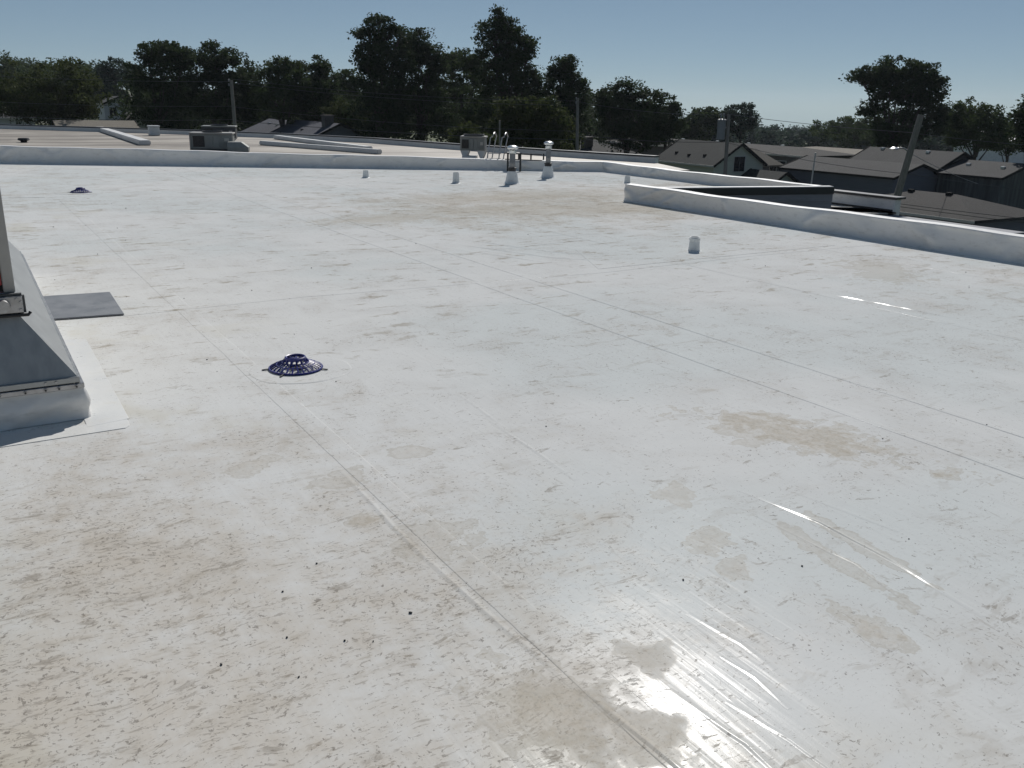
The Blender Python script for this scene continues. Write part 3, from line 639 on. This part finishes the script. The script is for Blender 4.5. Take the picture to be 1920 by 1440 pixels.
# dark seed pods and pebbles lying about
pods = [(594,1057),(630,716),(552,627),(183,477),(345,495),(103,525),(388,675),(407,697),(237,557),(1024,800),(1504,1062),(1281,1088),(770,1150),(646,1202),(700,1203),(262,384),(236,391),(209,382),(100,426),(220,428),(160,423),(235,451),(120,538),(167,555),(345,560),(540,690),(1526,446),(1811,511),(1865,499),(1817,540),(1884,514),(1817,537),(1704,1011),(472,545),(780,457),(990,440),(584,503),(1530,560),(1655,823),(1850,797),(1415,497),(1435,499),(530,1110),(538,1196),(415,1247),(560,1270)]
pm = []
for k in range(4):
    b = bmesh.new(); bmesh.ops.create_icosphere(b, subdivisions=1, radius=1.0); r = random.Random(k)
    for v in b.verts: v.co *= r.uniform(.75, 1.15); v.co.z *= .7
    me = bpy.data.meshes.new('pebble'); b.to_mesh(me); b.free(); me.materials.append(M['rubber']); pm.append(me)
for i, (x, y) in enumerate(pods):
    p = G(x, y); o = link('pebble', pm[i % 4], None, None, True); r = random.uniform(.0025, .0048) * (1 + .05 * (p - CAM).length); o.location = (p.x, p.y, RZ + r * .6)
    o.scale = (r * random.uniform(.8, 1.5), r, r); o.rotation_euler = (0, 0, random.uniform(0, 3))
    tag(o, 'tiny dark pebble lying on the white roof', 'pebble', 'dark pebbles scattered on the roof')

# ---------------------------------------------------------------- houses
def house(name, label, x0, x1, y0, y1, he, hr, wallm, roofm, kind, axis, over=.35, windows=(), vents=(), chimney=None, z0=0.0, trim=True, cat='house', tr=None):
    t = empty(name, ((x0 + x1) / 2, (y0 + y1) / 2, z0), label, cat)
    hx, hy = (x1 - x0) / 2, (y1 - y0) / 2; L, W = (hx, hy) if axis == 'x' else (hy, hx)      # ridge runs along L
    T = (lambda l, w_, z: (l, w_, z)) if axis == 'x' else (lambda l, w_, z: (-w_, l, z))
    v = [(-L,-W,0),(L,-W,0),(L,W,0),(-L,W,0),(-L,-W,he),(L,-W,he),(L,W,he),(-L,W,he)]; f = [(0,1,5,4),(1,2,6,5),(2,3,7,6),(3,0,4,7),(0,3,2,1)]
    if kind == 'gable': v += [(-L,0,hr-.06),(L,0,hr-.06)]; f += [(5,6,9),(7,4,8)]
    MB().add([T(*p) for p in v], f).build('wall', wallm, t)
    o = over; k = (hr - he) / W; ez = he - o * k; Lo, Wo = L + o, W + o; th = .14
    if kind == 'gable': top = [(-Lo,-Wo,ez),(Lo,-Wo,ez),(Lo,Wo,ez),(-Lo,Wo,ez),(-Lo,0,hr),(Lo,0,hr)]
    else:
        rl = max(.05, L - W) if kind == 'hip' else L * kind; top = [(-Lo,-Wo,ez),(Lo,-Wo,ez),(Lo,Wo,ez),(-Lo,Wo,ez),(-rl,0,hr),(rl,0,hr)]
    v = top + [(a, b, c - th) for a, b, c in top]
    f = [(0,1,5,4),(2,3,4,5)] + ([(1,2,5),(3,0,4)] if kind != 'gable' else []) + [(0,6,7,1),(2,8,9,3),(6,10,11,7),(8,11,10,9)]
    f += [(1,7,8,2),(3,9,6,0),(7,11,8),(9,10,6)] if kind != 'gable' else [(1,7,11,5),(5,11,8,2),(3,9,10,4),(4,10,6,0)]
    rf = MB().add([T(*p) for p in v], f).build('roof', roofm, t)
    if trim:
        for s in (-1, 1): MB().bar(T(-Lo, s * (Wo + .02), ez - .08), T(Lo, s * (Wo + .02), ez - .08), .06, .14).build('gutter', tr or M['trim'], t)
        if kind == 'gable':
            for s in (-1, 1):
                for s2 in (-1, 1): MB().bar(T(s * (Lo + .02), s2 * Wo, ez - .07), T(s * (Lo + .02), 0, hr - .05), .06, .2).build('bargeboard', M['darktrim'], t)
    for (face, u, z, ww, wh) in windows:                      # face: -y, +y, -x, +x in the house's own frame
        n = {'-y': (0, -hy), '+y': (0, hy), '-x': (-hx, 0), '+x': (hx, 0)}[face]; along = face[1] == 'y'
        def wb(e, d0, d1, zz0, zz1, u0, u1):
            s = -1 if face[0] == '-' else 1
            if along: a_, b_ = sorted((n[1] + s * d0, n[1] + s * d1)); return MB().box(u0, u1, a_, b_, zz0, zz1)
            a_, b_ = sorted((n[0] + s * d0, n[0] + s * d1)); return MB().box(a_, b_, u0, u1, zz0, zz1)
        wn = wb(0, -.02, .05, z - .07, z + wh + .07, u - ww / 2 - .07, u + ww / 2 + .07).build('window', M['trim'], t)
        for k2 in (0, 1): wb(0, .052, .07, z, z + wh, u - ww / 2 + k2 * (ww / 2 + .02), u - .02 + k2 * ww / 2).build('pane', M['pane'], wn)
    for (l, q, s) in vents:                                   # along the ridge, 0..1 down the slope
        zz = hr - (hr - ez) * abs(q); p = T(l, -Wo * q, zz)
        MB().box(p[0] - s, p[0] + s, p[1] - s, p[1] + s, p[2] - .1, p[2] + s * .9).build('roof_vent', M['darktrim'] if s < .155 else M['alu'], rf, bevel=.03)
    if chimney:
        l, q, s, hh, mt = chimney; p = T(l, -Wo * q, hr - (hr - ez) * abs(q)); MB().box(p[0]-s, p[0]+s, p[1]-s, p[1]+s, p[2]-.5, p[2]+hh).box(p[0]-s*1.15, p[0]+s*1.15, p[1]-s*1.15, p[1]+s*1.15, p[2]+hh, p[2]+hh+.1).build('chimney', mt, rf)
    return t
# axis y: local l runs along +Y, w = -x ; q>0 is the +x side, q<0 the near -x side
house('gable_house', 'cream house with dark gable roof and tall upstairs window, centre right', 55.4, 61.2, 58.9, 66.6, 2.95, 4.62, M['w_cream'], M['sh_dark'], 'gable', 'y', .25,
      windows=[('-y', .0, 2.25, 1.25, 1.25)], vents=[(-1.6, -.62, .13), (.3, -.66, .13), (2.2, -.60, .13)])
house('entry_porch', 'small gabled entry in front of the cream gable house', 57.6, 61.9, 54.9, 58.6, 1.25, 2.45, M['w_sage'], M['sh_dark'], 'gable', 'y', .25, windows=[('-y', .6, .55, 1.6, .4)], cat='porch')
house('tan_roof_annexe', 'little annexe with pale tan hip roof behind the cream gable house', 63.5, 66.6, 62.2, 67.2, 2.75, 3.9, M['w_grey'], M['sh_tan'], 'hip', 'y', .4, windows=[('-y', .9, 1.2, .8, 1.1)])
house('grey_roof_house', 'mid grey house with plain low roof left of the long stained garage', 62.3, 68.7, 46.2, 57.7, 2.65, 3.55, M['w_grey'], M['sh_grey'], 'gable', 'y', .15, tr=M['darktrim'])
house('long_garage', 'long dark stained building with grey roof behind the leaning pole', 67.4, 74.0, 46.3, 55.2, 3.05, 4.42, M['w_dark'], M['sh_grey'], 'gable', 'y', .2, vents=[(3.0, -.08, .155), (-1.6, -.12, .155)], cat='building', tr=M['darktrim'])
house('garage_extension', 'lower grey roofed extension at the right end of long dark building', 67.5, 74.0, 40.7, 46.0, 2.95, 3.86, M['w_dark'], M['sh_grey'], 'gable', 'y', .2, vents=[(1.5, -.35, .155), (-1.5, -.4, .155)], cat='building', tr=M['darktrim'])
house('low_garage', 'low garage with dark hip roof just beyond the right parapet', 43.6, 49.6, 27.4, 36.0, 2.5, 3.3, M['w_grey'], M['sh_brown'], 'hip', 'y', .3, windows=[('-x', -2.4, .6, 1.3, 1.2), ('-x', 1.2, .6, 1.3, 1.2)], vents=[(-.9, -.05, .15), (1.4, -.08, .15)], cat='garage')
house('brick_workshop', 'long dark flat workshop behind the cream gable house', 72.0, 80.0, 64.0, 98.0, 3.1, 3.7, M['brick_dark'], M['sh_brown'], 'hip', 'y', .2, windows=[('-x', -14, 1.0, 1.6, 1.4), ('-x', -8, 1.0, 1.6, 1.4), ('-x', -2, 1.0, 1.6, 1.4)], vents=[(-10, .1, .16), (-5, .1, .16), (0, .1, .16), (6, .1, .16), (11, .1, .16)], cat='workshop')
house('pale_warehouse', 'pale far warehouse with flat grey roof behind shrubs, right of centre', 118, 128, 84, 112, 2.4, 3.0, M['w_white'], M['sh_tan'], 'hip', 'y', .2, cat='warehouse', z0=-1.5)
house('white_bungalow', 'white bungalow with grey roof behind the tall vent stacks', 54.5, 62.5, 76.5, 86.5, 2.5, 4.0, M['w_white'], M['sh_grey'], 'hip', 'y', .4, windows=[('-x', -3, 1.1, 1.5, 1.0), ('-x', .5, 1.1, 1.2, 1.0), ('-y', 0, 1.1, 1.6, 1.0)], chimney=(-2, -.4, .45, .9, M['brick_dark']))
house('blue_roof_house', 'house with long blue grey gable roof behind adjoining roof, left centre', 28.0, 34.4, 83.5, 96.0, 4.0, 5.45, M['w_grey'], M['sh_blue'], 'gable', 'y', .3, vents=[(-.5, -.5, .12), (3.5, -.75, .1)], chimney=(-4.2, -.12, .45, .8, M['brick_dark']))
house('blue_roof_cottage', 'smaller blue grey roofed cottage by the left power pole', 28.4, 35.0, 98.3, 107.5, 3.9, 5.3, M['w_grey'], M['sh_blue'], 'gable', 'y', .3, vents=[(-2.4, -.35, .16), (1.0, -.3, .16)])
house('long_low_house', 'long low grey roofed house beyond the adjoining roof at far left', 9.2, 16.4, 102.0, 109.0, 4.25, 5.05, M['w_grey'], M['sh_tan'], 'gable', 'x', .3)
house('hillside_house', 'tall pale house on the slope among trees at upper left', 18.4, 22.6, 140, 147, 4.9, 5.8, M['w_white'], M['sh_grey'], 'gable', 'y', .3, windows=[('-y', -1.0, 3.2, .9, 1.1), ('-y', 1.0, 3.2, .9, 1.1)], z0=1.6)
house('brown_roof_cottage', 'brown roofed cottage below the tall pale hillside house', 18.2, 21.4, 124, 129, 4.2, 5.7, M['w_cream'], M['sh_tan'], 'gable', 'y', .3)
house('white_shed', 'white shed with flat roof at the far left edge', 1.0, 8.4, 122, 128, 4.9, 5.3, M['w_white'], M['sh_grey'], 'gable', 'x', .2, cat='shed')
house('white_hall', 'bright white hall glimpsed behind the trees at right edge', 150, 165, 84, 100, 4.2, 5.4, M['white'], M['white'], 'gable', 'y', .2, cat='building', z0=-1.2)

# ---------------------------------------------------------------- cars
def car(loc, rz, mat, label):
    t = empty('parked_car', loc, label, 'car', 'cars parked among the houses', rz)
    prof = [(-2.2, .35), (-2.22, .7), (-2.05, .88), (-1.1, .98), (-.35, 1.42), (.9, 1.46), (1.55, 1.05), (2.1, .98), (2.2, .6), (2.15, .35)]
    def loft(pr, ws, n):
        V = []; Fc = []; k = len(pr)
        for j, wv in enumerate(ws):
            for (x, z) in pr:
                nar = .86 if z > 1.1 else 1.0; V.append((x * (1 - .012 * abs(wv) * abs(wv)), wv * nar, z))
        for j in range(len(ws) - 1):
            for i in range(k): i2 = (i + 1) % k; Fc.append((j*k+i, j*k+i2, (j+1)*k+i2, (j+1)*k+i))
        Fc += [tuple(range(k)), tuple(reversed(range((len(ws)-1)*k, len(ws)*k)))]
        return MB().add(V, Fc)
    loft(prof, (-.88, -.6, 0, .6, .88), 5).build('body', mat, t, True, .05, 2)
    for s in (-1, 1):
        MB().add([(-.95, s*.86, 1.02), (1.4, s*.86, 1.06), (.85, s*.785, 1.38), (-.32, s*.785, 1.36)], [(0,1,2,3)]).build('side_window', M['pane'], t)
        for x in (-1.38, 1.32):
            wl = MB().tube([(x, s*.72, .32), (x, s*.9, .32)], .32, 18).build('wheel', M['rubber'], t); MB().tube([(x, s*.9, .32), (x, s*.91, .32)], .19, 14).build('rim', M['steel'], wl)
        MB().box(-2.23, -2.15, s*.62 - .16, s*.62 + .16, .66, .78).build('headlight', M['alu'], t)
        MB().box(2.14, 2.22, s*.62 - .16, s*.62 + .16, .74, .88).build('tail_light', M['red'], t)
    MB().add([(-1.08, -.74, 1.005), (-1.08, .74, 1.005), (-.36, .66, 1.425), (-.36, -.66, 1.425)], [(0,1,2,3)]).build('windscreen', M['pane'], t)
    MB().add([(1.52, -.72, 1.08), (1.52, .72, 1.08), (.93, .66, 1.45), (.93, -.66, 1.45)], [(0,1,2,3)]).build('rear_window', M['pane'], t)
paint = lambda n, c: plain(n, c, .22, .3, .05, 1)
p = G(1899, 440, 0); car((p.x, p.y, 0), 1.75, paint('dark_teal_paint', (.02, .032, .035)), 'dark car at the right edge beside the low garage')
p = G(1452, 343, 0.3); car((p.x, p.y, 0), 1.6, paint('white_car_paint', (.6, .6, .6)), 'white car parked behind the small gabled entry')
p = G(1496, 349, 0.3); car((p.x, p.y, 0), 1.6, paint('silver_car_paint', (.35, .36, .37)), 'silver car parked below the mid grey hip roofed house')

# ---------------------------------------------------------------- poles and wires
def pole(px_t, py_t, px_b, py_b, dist, r, label, cross=True):
    top = D(px_t, py_t, dist); lo = D(px_b, py_b, dist); d = (top - lo).normalized(); base = lo - d * ((lo.z + .3) / d.z)
    t = empty('utility_pole', base, label, 'utility pole', 'wooden utility poles')
    MB().tube([(0, 0, 0), (top - base) * .5, top - base], [r * 1.25, r * 1.1, r * .9], 12).build('shaft', M['pole'], t, True)
    return t, base, top
pA, bA, tA = pole(433.5, 150, 440, 232, 66, .115, 'wooden utility pole at left, behind the condenser units')
pB, bB, tB = pole(1083, 184, 1082, 295, 68, .11, 'slim wooden utility pole right of the vent stacks')
pC, bC, tC = pole(1366.5, 214, 1360, 318, 62, .115, 'utility pole with a grey transformer in front of the cream house')
pE, bE, tE = pole(1727, 215, 1687, 352, 50, .16, 'thick leaning utility pole standing at right before the long dark building')
for tt, top, base in ((pA, tA, bA), (pB, tB, bB)):
    v = top - base
    for z in (-.12, -.4): MB().lathe([(.02, 0), (.05, .05), (.04, .1), (.06, .14), (0, .2)], 8, tuple(v + Vector((-.2, -.12, z)))).build('insulator', M['trans'], tt)
v = D(1357, 243, 62) - bC
MB().lathe([(0, -.62), (.27, -.62), (.27, .5), (.29, .52), (.29, .6), (.2, .66), (0, .68)], 20, tuple(v + Vector((-.12, .1, 0)))).build('transformer', M['trans'], pC, True)
for s in (-.1, .12): MB().lathe([(.03, 0), (.06, .1), (.04, .2), (.06, .3), (0, .36)], 8, tuple(v + Vector((-.12 + s, .1, .66)))).build('bushing', M['trans'], pC)
MB().bar(v + Vector((.0, 0, .2)), (D(1362, 240, 62) - bC), .1, .1).build('bracket', M['steel'], pC)
h0 = D(1703, 284, 50) - bE; h1 = D(1688, 277, 50) - bE; h2 = D(1677, 279, 50) - bE
MB().tube([h0, h0.lerp(h1, .5) + Vector((0, 0, .05)), h1, h2], .035, 8).build('lamp_arm', M['steel'], pE, True)
MB().lathe([(0, -.06), (.16, -.05), (.24, 0), (.14, .07), (0, .09)], 14, tuple(h2)).build('lamp_head', M['alu'], pE, True)
pD = MB().tube([D(1521, 345, 60), D(1529, 288, 60)], .05, 8)
base = D(1521, 345, 60); tp = D(1529, 288, 60); t = empty('slim_post', (base.x, base.y, 0), 'slim pale steel post in front of the mid grey hip roof', 'post')
MB().tube([(0, 0, 0), tuple(base - Vector((base.x, base.y, 0))), tuple(tp - Vector((base.x, base.y, 0)))], .045, 8).build('shaft', M['trim'], t, True)
MB().lathe([(.05, 0), (.07, .02), (.05, .06), (0, .07)], 10, tuple(tp - Vector((base.x, base.y, 0)))).build('cap', M['trim'], t, True)
base = D(938, 300, 45); tp = D(937, 228, 45); t = empty('slim_post', (base.x, base.y, 0), 'thin grey post behind the looped ladder handrails', 'post')
MB().tube([(0, 0, 0), tuple(tp - Vector((base.x, base.y, 0)))], .04, 8).build('shaft', M['pole'], t, True)
MB().lathe([(.045, 0), (.05, .04), (0, .06)], 8, tuple(tp - Vector((base.x, base.y, 0)))).build('cap', M['pole'], t, True)
def wire(a, b, sag, label, r=.014):
    (xa, ya, da), (xb, yb, db) = a, b; A, B = D(xa, ya, da), D(xb, yb, db)
    pts = [A.lerp(B, i / 16) - Vector((0, 0, sag * 4 * (i / 16) * (1 - i / 16))) for i in range(17)]
    o = MB().tube(pts, r, 5, False).build('overhead_wire', M['wire'], None, True)
    tag(o, label, 'wire', 'overhead wires')
wire((-60, 139, 80), (433, 153, 66), .15, 'topmost wire running left from the left utility pole')
wire((-60, 188, 80), (436, 199, 66), .15, 'second wire down running left from the left utility pole')
wire((-60, 214, 80), (438, 224, 66), .2, 'lowest wire running left from the left utility pole', .018)
wire((434, 148, 66), (1083, 189, 68), .35, 'topmost wire between the left pole and the slim middle pole')
wire((434, 155, 66), (1083, 197, 68), .35, 'second wire between the left pole and the slim middle pole')
wire((436, 200, 66), (1083, 246, 68), .3, 'third wire down between left pole and slim middle pole')
wire((438, 226, 66), (1083, 262, 68), .2, 'lowest wire between the left pole and the slim middle pole', .018)
wire((1083, 190, 68), (1366, 216, 62), .25, 'top wire from the slim middle pole to the transformer pole')
wire((1083, 252, 68), (1366, 266, 62), .2, 'low wire from the slim middle pole to the transformer pole', .018)
wire((1083, 254, 68), (1240, 300, 80), .1, 'service wire dropping from slim middle pole to the cream house')
wire((1366, 214, 62), (1716, 249, 50), .1, 'top wire from the transformer pole to the leaning pole')
wire((1366, 268, 62), (1700, 326, 50), .2, 'low wire from the transformer pole to the leaning pole')
wire((1716, 250, 50), (2000, 278, 48), .05, 'top wire running right from the leaning pole')
wire((1700, 326, 50), (2000, 364, 48), .05, 'middle wire running right from the leaning pole')
wire((1706, 287, 50), (1835, 345, 66), .1, 'service wire dropping from leaning pole toward the long dark building')
wire((1655, 378, 40), (2000, 419, 38), .02, 'upper of two low wires crossing in front of low garage roof', .011)
wire((1655, 383, 40), (2000, 427, 38), .02, 'lower of two low wires crossing in front of low garage roof', .011)

# ---------------------------------------------------------------- trees
def leaves_mesh(name, P, size, r, up=.35):
    """P: leaf centres (n,3); each leaf is one folded-free quad of its own turn and size"""
    n = len(P); nr = r.normal(size=(n, 3)); nr[:, 2] = np.abs(nr[:, 2]) + up; nr /= np.linalg.norm(nr, axis=1)[:, None]
    a = r.normal(size=(n, 3)); a -= (a * nr).sum(1)[:, None] * nr; a /= np.linalg.norm(a, axis=1)[:, None]; b = np.cross(nr, a)
    s = size * .82 * r.uniform(.55, 1.25, n)[:, None]; a *= s; b *= s * r.uniform(.45, .8, n)[:, None]
    V = np.empty((n, 4, 3)); V[:, 0] = P - a; V[:, 1] = P - b * .9 + a * .1; V[:, 2] = P + a; V[:, 3] = P + b * .9 + a * .1
    me = bpy.data.meshes.new(name); me.vertices.add(4 * n); me.vertices.foreach_set('co', V.reshape(-1).astype(np.float32))
    me.loops.add(4 * n); me.loops.foreach_set('vertex_index', np.arange(4 * n, dtype=np.int32))
    me.polygons.add(n); me.polygons.foreach_set('loop_start', np.arange(0, 4 * n, 4, dtype=np.int32)); me.polygons.foreach_set('loop_total', np.full(n, 4, dtype=np.int32))
    me.update(); me.validate(); return me
def clump_points(c, R, n, rc, m, r, fill=.45):
    """n clumps through an ellipsoid (denser to the outside), m leaves each"""
    d = r.normal(size=(n, 3)); d /= np.linalg.norm(d, axis=1)[:, None]
    rr = fill + (1.04 - fill) * r.random(n) ** .7
    out = r.random(n) < .10; rr[out] = r.uniform(1.05, 1.32, out.sum())
    cc = c + d * rr[:, None] * R
    q = np.clip(r.normal(size=(n, m, 3)), -1.7, 1.7) * (rc * r.uniform(.55, 1.25, n))[:, None, None] * np.array([1, 1, .62]) * .52
    return (cc[:, None, :] + q).reshape(-1, 3), cc
def tree(label, dist, lobes, mat, trunk_px, name='tree', dens=1.0, leaf=.2, rc=.75, seed=0, m=66, group=None, gzv=0.0):
    r = np.random.default_rng(seed); px = dist / FPX
    base = D(trunk_px, 300, dist); base.z = gzv; B = np.array(base)
    t = empty(name, base, label, 'tree' if name != 'shrub' else 'shrub', group)
    P = []; limbs = MB(); top = max(D(x, y, dist).z for x, y, a, b in lobes); ct = None
    for (x, y, rx, ry) in lobes:
        c = np.array(D(x, y, dist)) ; off = r.uniform(-.5, .5) * rx * px; c[:2] += np.array(F0)[:2] * off
        R = np.array([rx, rx, ry]) * px; n = max(6, int(dens * 7.5 * (R[0] + .4) * (R[2] + .4) / (rc * rc) * .62))
        pts, cc = clump_points(c, R, n, rc, m, r); P.append(pts)
        e = Vector(c - B); s = Vector((0, 0, max(.8, e.z * .45))); s.x = e.x * .12; s.y = e.y * .12
        mid = s.lerp(e, .5) + Vector((0, 0, -.12 * e.z + .4)); rr0 = .035 * top * .55
        limbs.tube([s, mid, e], [rr0 * .7, rr0 * .42, rr0 * .16], 6)
        for j in range(min(7, n)):
            q = Vector(cc[j] - B); limbs.tube([e.lerp(mid, .35), e.lerp(q, .55) + Vector((0, 0, -.1)), q], [rr0 * .22, rr0 * .13, rr0 * .04], 4, False)
    h = top * .62; tr = .022 * top + .1
    limbs.tube([(0, 0, -.6), (.02 * h, 0, h * .3), (-.02 * h, .02 * h, h * .65), (0, 0, h)], [tr * 1.3, tr, tr * .75, tr * .35], 9)
    limbs.build('trunk', M['bark'], t, True)
    P = np.concatenate(P) - B; P = P[P[:, 2] > .25]
    link('crown', leaves_mesh('crown', P, leaf, r), mat, t)
    return t
TR = [
 ('olive green tree in front of the wooded hill at far left', 112, [(105,160,58,40),(60,178,45,36),(150,182,40,34),(105,195,66,28),(150,203,22,18),(30,192,35,24)], 'lf_olive', 105, .2, .8),
 ('grey green dome topped tree far off, above the hillside house', 190, [(212,132,26,20),(246,142,22,18),(188,150,22,16),(225,160,40,22)], 'lf_blue', 215, .3, 1.0),
 ('dark tree with a ragged top, left of the left utility pole', 100, [(282,98,24,15),(315,104,34,20),(345,112,20,15),(300,140,48,34),(290,190,46,46)], 'lf_dark', 300, .2, .75),
 ('broad dark tree standing behind the left utility pole', 105, [(405,108,46,20),(372,130,40,30),(440,140,42,36),(468,160,26,30),(400,180,72,40),(450,200,46,26)], 'lf_dark', 410, .2, .75),
 ('leafy tree above the blue grey roofs, left of a notch of sky', 101, [(528,126,34,14),(505,140,18,12),(550,150,40,28),(525,185,50,32)], 'lf_mid', 535, .2, .7),
 ('narrow tree beside a notch of sky, above the blue roofs', 103, [(598,124,22,16),(612,150,20,26),(590,172,40,30),(600,200,46,24)], 'lf_dark', 600, .2, .7),
 ('low green tree left of the great maple', 116, [(652,150,26,16),(665,170,28,22),(645,195,36,30)], 'lf_mid', 650, .2, .7),
 ('great dark maple, left of the twin tallest crowns', 90, [(716,52,30,20),(690,72,22,18),(738,80,30,24),(700,110,32,30),(738,122,38,34),(690,118,18,16),(715,165,46,38),(715,215,52,40)], 'lf_dark', 715, .19, .72),
 ('dark maple with rounded crown, joined to the great maple', 92, [(782,78,30,18),(808,100,24,22),(768,106,34,28),(800,130,34,28),(790,168,50,38),(800,215,60,42)], 'lf_dark', 790, .19, .72),
 ('lighter green tree between the maples and the tallest tree', 102, [(870,112,30,18),(845,118,18,14),(895,128,22,20),(865,150,48,32),(855,205,60,45)], 'lf_mid', 865, .19, .65),
 ('tallest narrow dark tree reaching up the sky at centre', 88, [(940,36,12,18),(926,52,24,16),(952,58,24,20),(932,80,34,18),(962,86,30,18),(988,80,11,14),(990,98,8,10),(938,108,32,22),(965,122,20,20),(945,145,40,28),(985,150,30,22),(1010,165,24,22),(940,195,62,45)], 'lf_dark', 942, .18, .68),
 ('slender pointed dark tree right of the tallest tree', 90, [(1062,118,12,14),(1050,132,20,18),(1070,138,16,16),(1055,162,28,22),(1086,160,12,9),(1070,190,34,24),(1060,225,46,38)], 'lf_dark', 1060, .18, .66),
 ('olive bush tree behind the ladder rails', 72, [(962,205,28,22),(955,240,32,34),(985,250,25,30)], 'lf_olive', 960, .17, .6),
 ('rounded olive bush tree behind the vent stacks', 73, [(1020,212,34,24),(1045,235,26,26),(1015,248,40,32),(1065,262,22,20)], 'lf_olive', 1022, .17, .6),
 ('broad dark tree above the white bungalow', 96, [(1170,170,30,16),(1130,182,16,12),(1205,186,34,20),(1150,200,40,26),(1195,222,60,34),(1165,250,48,28),(1225,250,30,26)], 'lf_dark', 1175, .19, .7),
 ('smaller dark tree at the right flank of the broad one', 98, [(1248,198,22,18),(1262,220,18,20),(1245,240,34,30)], 'lf_dark', 1248, .19, .7),
 ('distant tree left of the transformer pole', 150, [(1318,216,28,12),(1340,224,16,12),(1318,240,40,24),(1290,240,18,20)], 'lf_mid', 1318, .26, .85),
 ('distant wispy tree right behind the transformer pole', 152, [(1388,210,24,12),(1365,222,18,14),(1408,222,12,12),(1382,236,34,20)], 'lf_blue', 1386, .24, .8),
 ('windswept big tree with spreading left limbs, right of centre', 100, [(1625,146,26,9),(1655,136,34,14),(1690,128,36,18),(1722,140,26,18),(1700,160,44,24),(1742,170,26,26),(1752,150,10,12),(1668,170,36,18),(1640,202,20,12),(1720,200,40,26),(1705,235,50,26),(1672,250,40,22),(1760,225,16,26)], 'lf_dark', 1668, .2, .68),
 ('feathery rounded tree right of the windswept big tree', 106, [(1830,206,34,14),(1800,220,22,16),(1858,222,22,16),(1830,235,44,20),(1790,245,20,20),(1868,250,20,20),(1825,262,40,16)], 'lf_mid', 1828, .2, .75),
 ('low shaggy tree between feathery tree and the picture edge', 112, [(1888,242,22,14),(1895,258,24,18),(1880,275,30,12)], 'lf_mid', 1890, .2, .75),
 ('tree cut off by the right edge of the picture', 85, [(1935,205,22,18),(1925,240,16,22),(1940,260,26,26)], 'lf_dark', 1930, .18, .65),
 ('low tree behind the roofs left of windswept big tree', 185, [(1600,236,34,14),(1560,242,28,12),(1635,238,24,16),(1600,255,55,16)], 'lf_mid', 1598, .3, 1.0),
]
for i, (lb, ds, lobes, mt, tx, lf, rc) in enumerate(TR):
    tree(lb, ds, lobes, M[mt], tx, leaf=lf, rc=rc, seed=100 + i, group='trees beyond the roofs')
SH = [('shrub beside the small condenser on white stands', 68, [(872,248,22,16),(868,268,28,16)], 870), ('reddish green shrub left of the ladder rails', 66, [(905,260,20,10),(925,268,18,12)], 910),
      ('bright leaved shrub above the right end of the blue roof', 95, [(640,205,28,16),(660,215,26,16),(640,228,34,14)], 648), ('shrub in front of the white bungalow', 70, [(1050,280,24,14),(1010,285,18,10)], 1040)]
for i, (lb, ds, lobes, tx) in enumerate(SH): tree(lb, ds, lobes, M['lf_olive'], tx, 'shrub', leaf=.15, rc=.5, seed=300 + i, m=40, group='shrubs beyond the roofs')

# woods that read as one mass: the hill at left, the belt behind the trees, the far ridge at right
def wood(name, label, spots, mat, leaf, m, seed):
    r = np.random.default_rng(seed); P = []
    for (c, R, n, rc) in spots:
        pts, _ = clump_points(np.array(c), np.array(R), n, rc, m, r, .5); P.append(pts)
    o = link(name, leaves_mesh(name, np.concatenate(P), leaf, r), mat); return tag(o, label, 'woodland', kind='stuff')
r = np.random.default_rng(5); sp = []
for i in range(60):
    x = -60 + 290 * r.random(); dd = r.uniform(215, 330); yt = np.interp(x, [-60, 0, 60, 100, 150, 230], [104, 108, 114, 122, 128, 142]) + r.uniform(0, 40)
    c = D(x, yt + 22, dd); R = r.uniform(3.2, 5.0); sp.append((c, (R, R, R * 1.0), 60, 1.6))
wood('woodland', 'dense wooded hillside rising at the far left', sp, M['lf_mid'], .5, 22, 1)
sp = []
for i in range(95):
    x = 262 + 1010 * r.random(); dd = r.uniform(126, 165); yt = np.interp(x, [180, 400, 700, 900, 1100, 1270], [178, 180, 170, 172, 198, 222]) + r.uniform(-6, 45)
    c = D(x, yt + 18, dd); R = r.uniform(2.2, 3.6); sp.append((c, (R, R, R * 1.1), 55, 1.1))
wood('woodland', 'dark belt of woodland behind the houses and tall trees', sp, M['lf_dark'], .34, 24, 2)
sp = []
for i in range(150):
    x = 1240 + 780 * r.random(); dd = r.uniform(230, 800); yt = np.interp(x, [1240, 1415, 1500, 1600, 1750, 2020], [232, 230, 238, 234, 238, 252]) + 34 * (1 - (dd - 230) / 570) * r.uniform(.4, 1.0)
    c = D(x, yt + 9, dd); R = 3.2 + dd * .004; sp.append((c, (R, R, R * .8), 36, R * .4))
wood('woodland', 'far treetops filling the low ground at right', sp, M['lf_blue'], .85, 18, 3)

# ---------------------------------------------------------------- summer haze over the whole place
hz = MB().box(-1700, 1700, -1700, 1700, -40, 34).build('haze', None); tag(hz, 'thin summer haze over the neighbourhood', None, None, 'stuff')
hm = bpy.data.materials.new('haze'); hm.use_nodes = True; ht = hm.node_tree; ht.nodes.remove(ht.nodes['Principled BSDF'])
pv = ht.nodes.new('ShaderNodeVolumePrincipled'); pv.inputs['Color'].default_value = (0.80, 0.88, 1.0, 1); pv.inputs['Density'].default_value = 0.00011; pv.inputs['Anisotropy'].default_value = 0.3
ht.links.new(pv.outputs[0], ht.nodes['Material Output'].inputs['Volume']); hz.data.materials.append(hm)
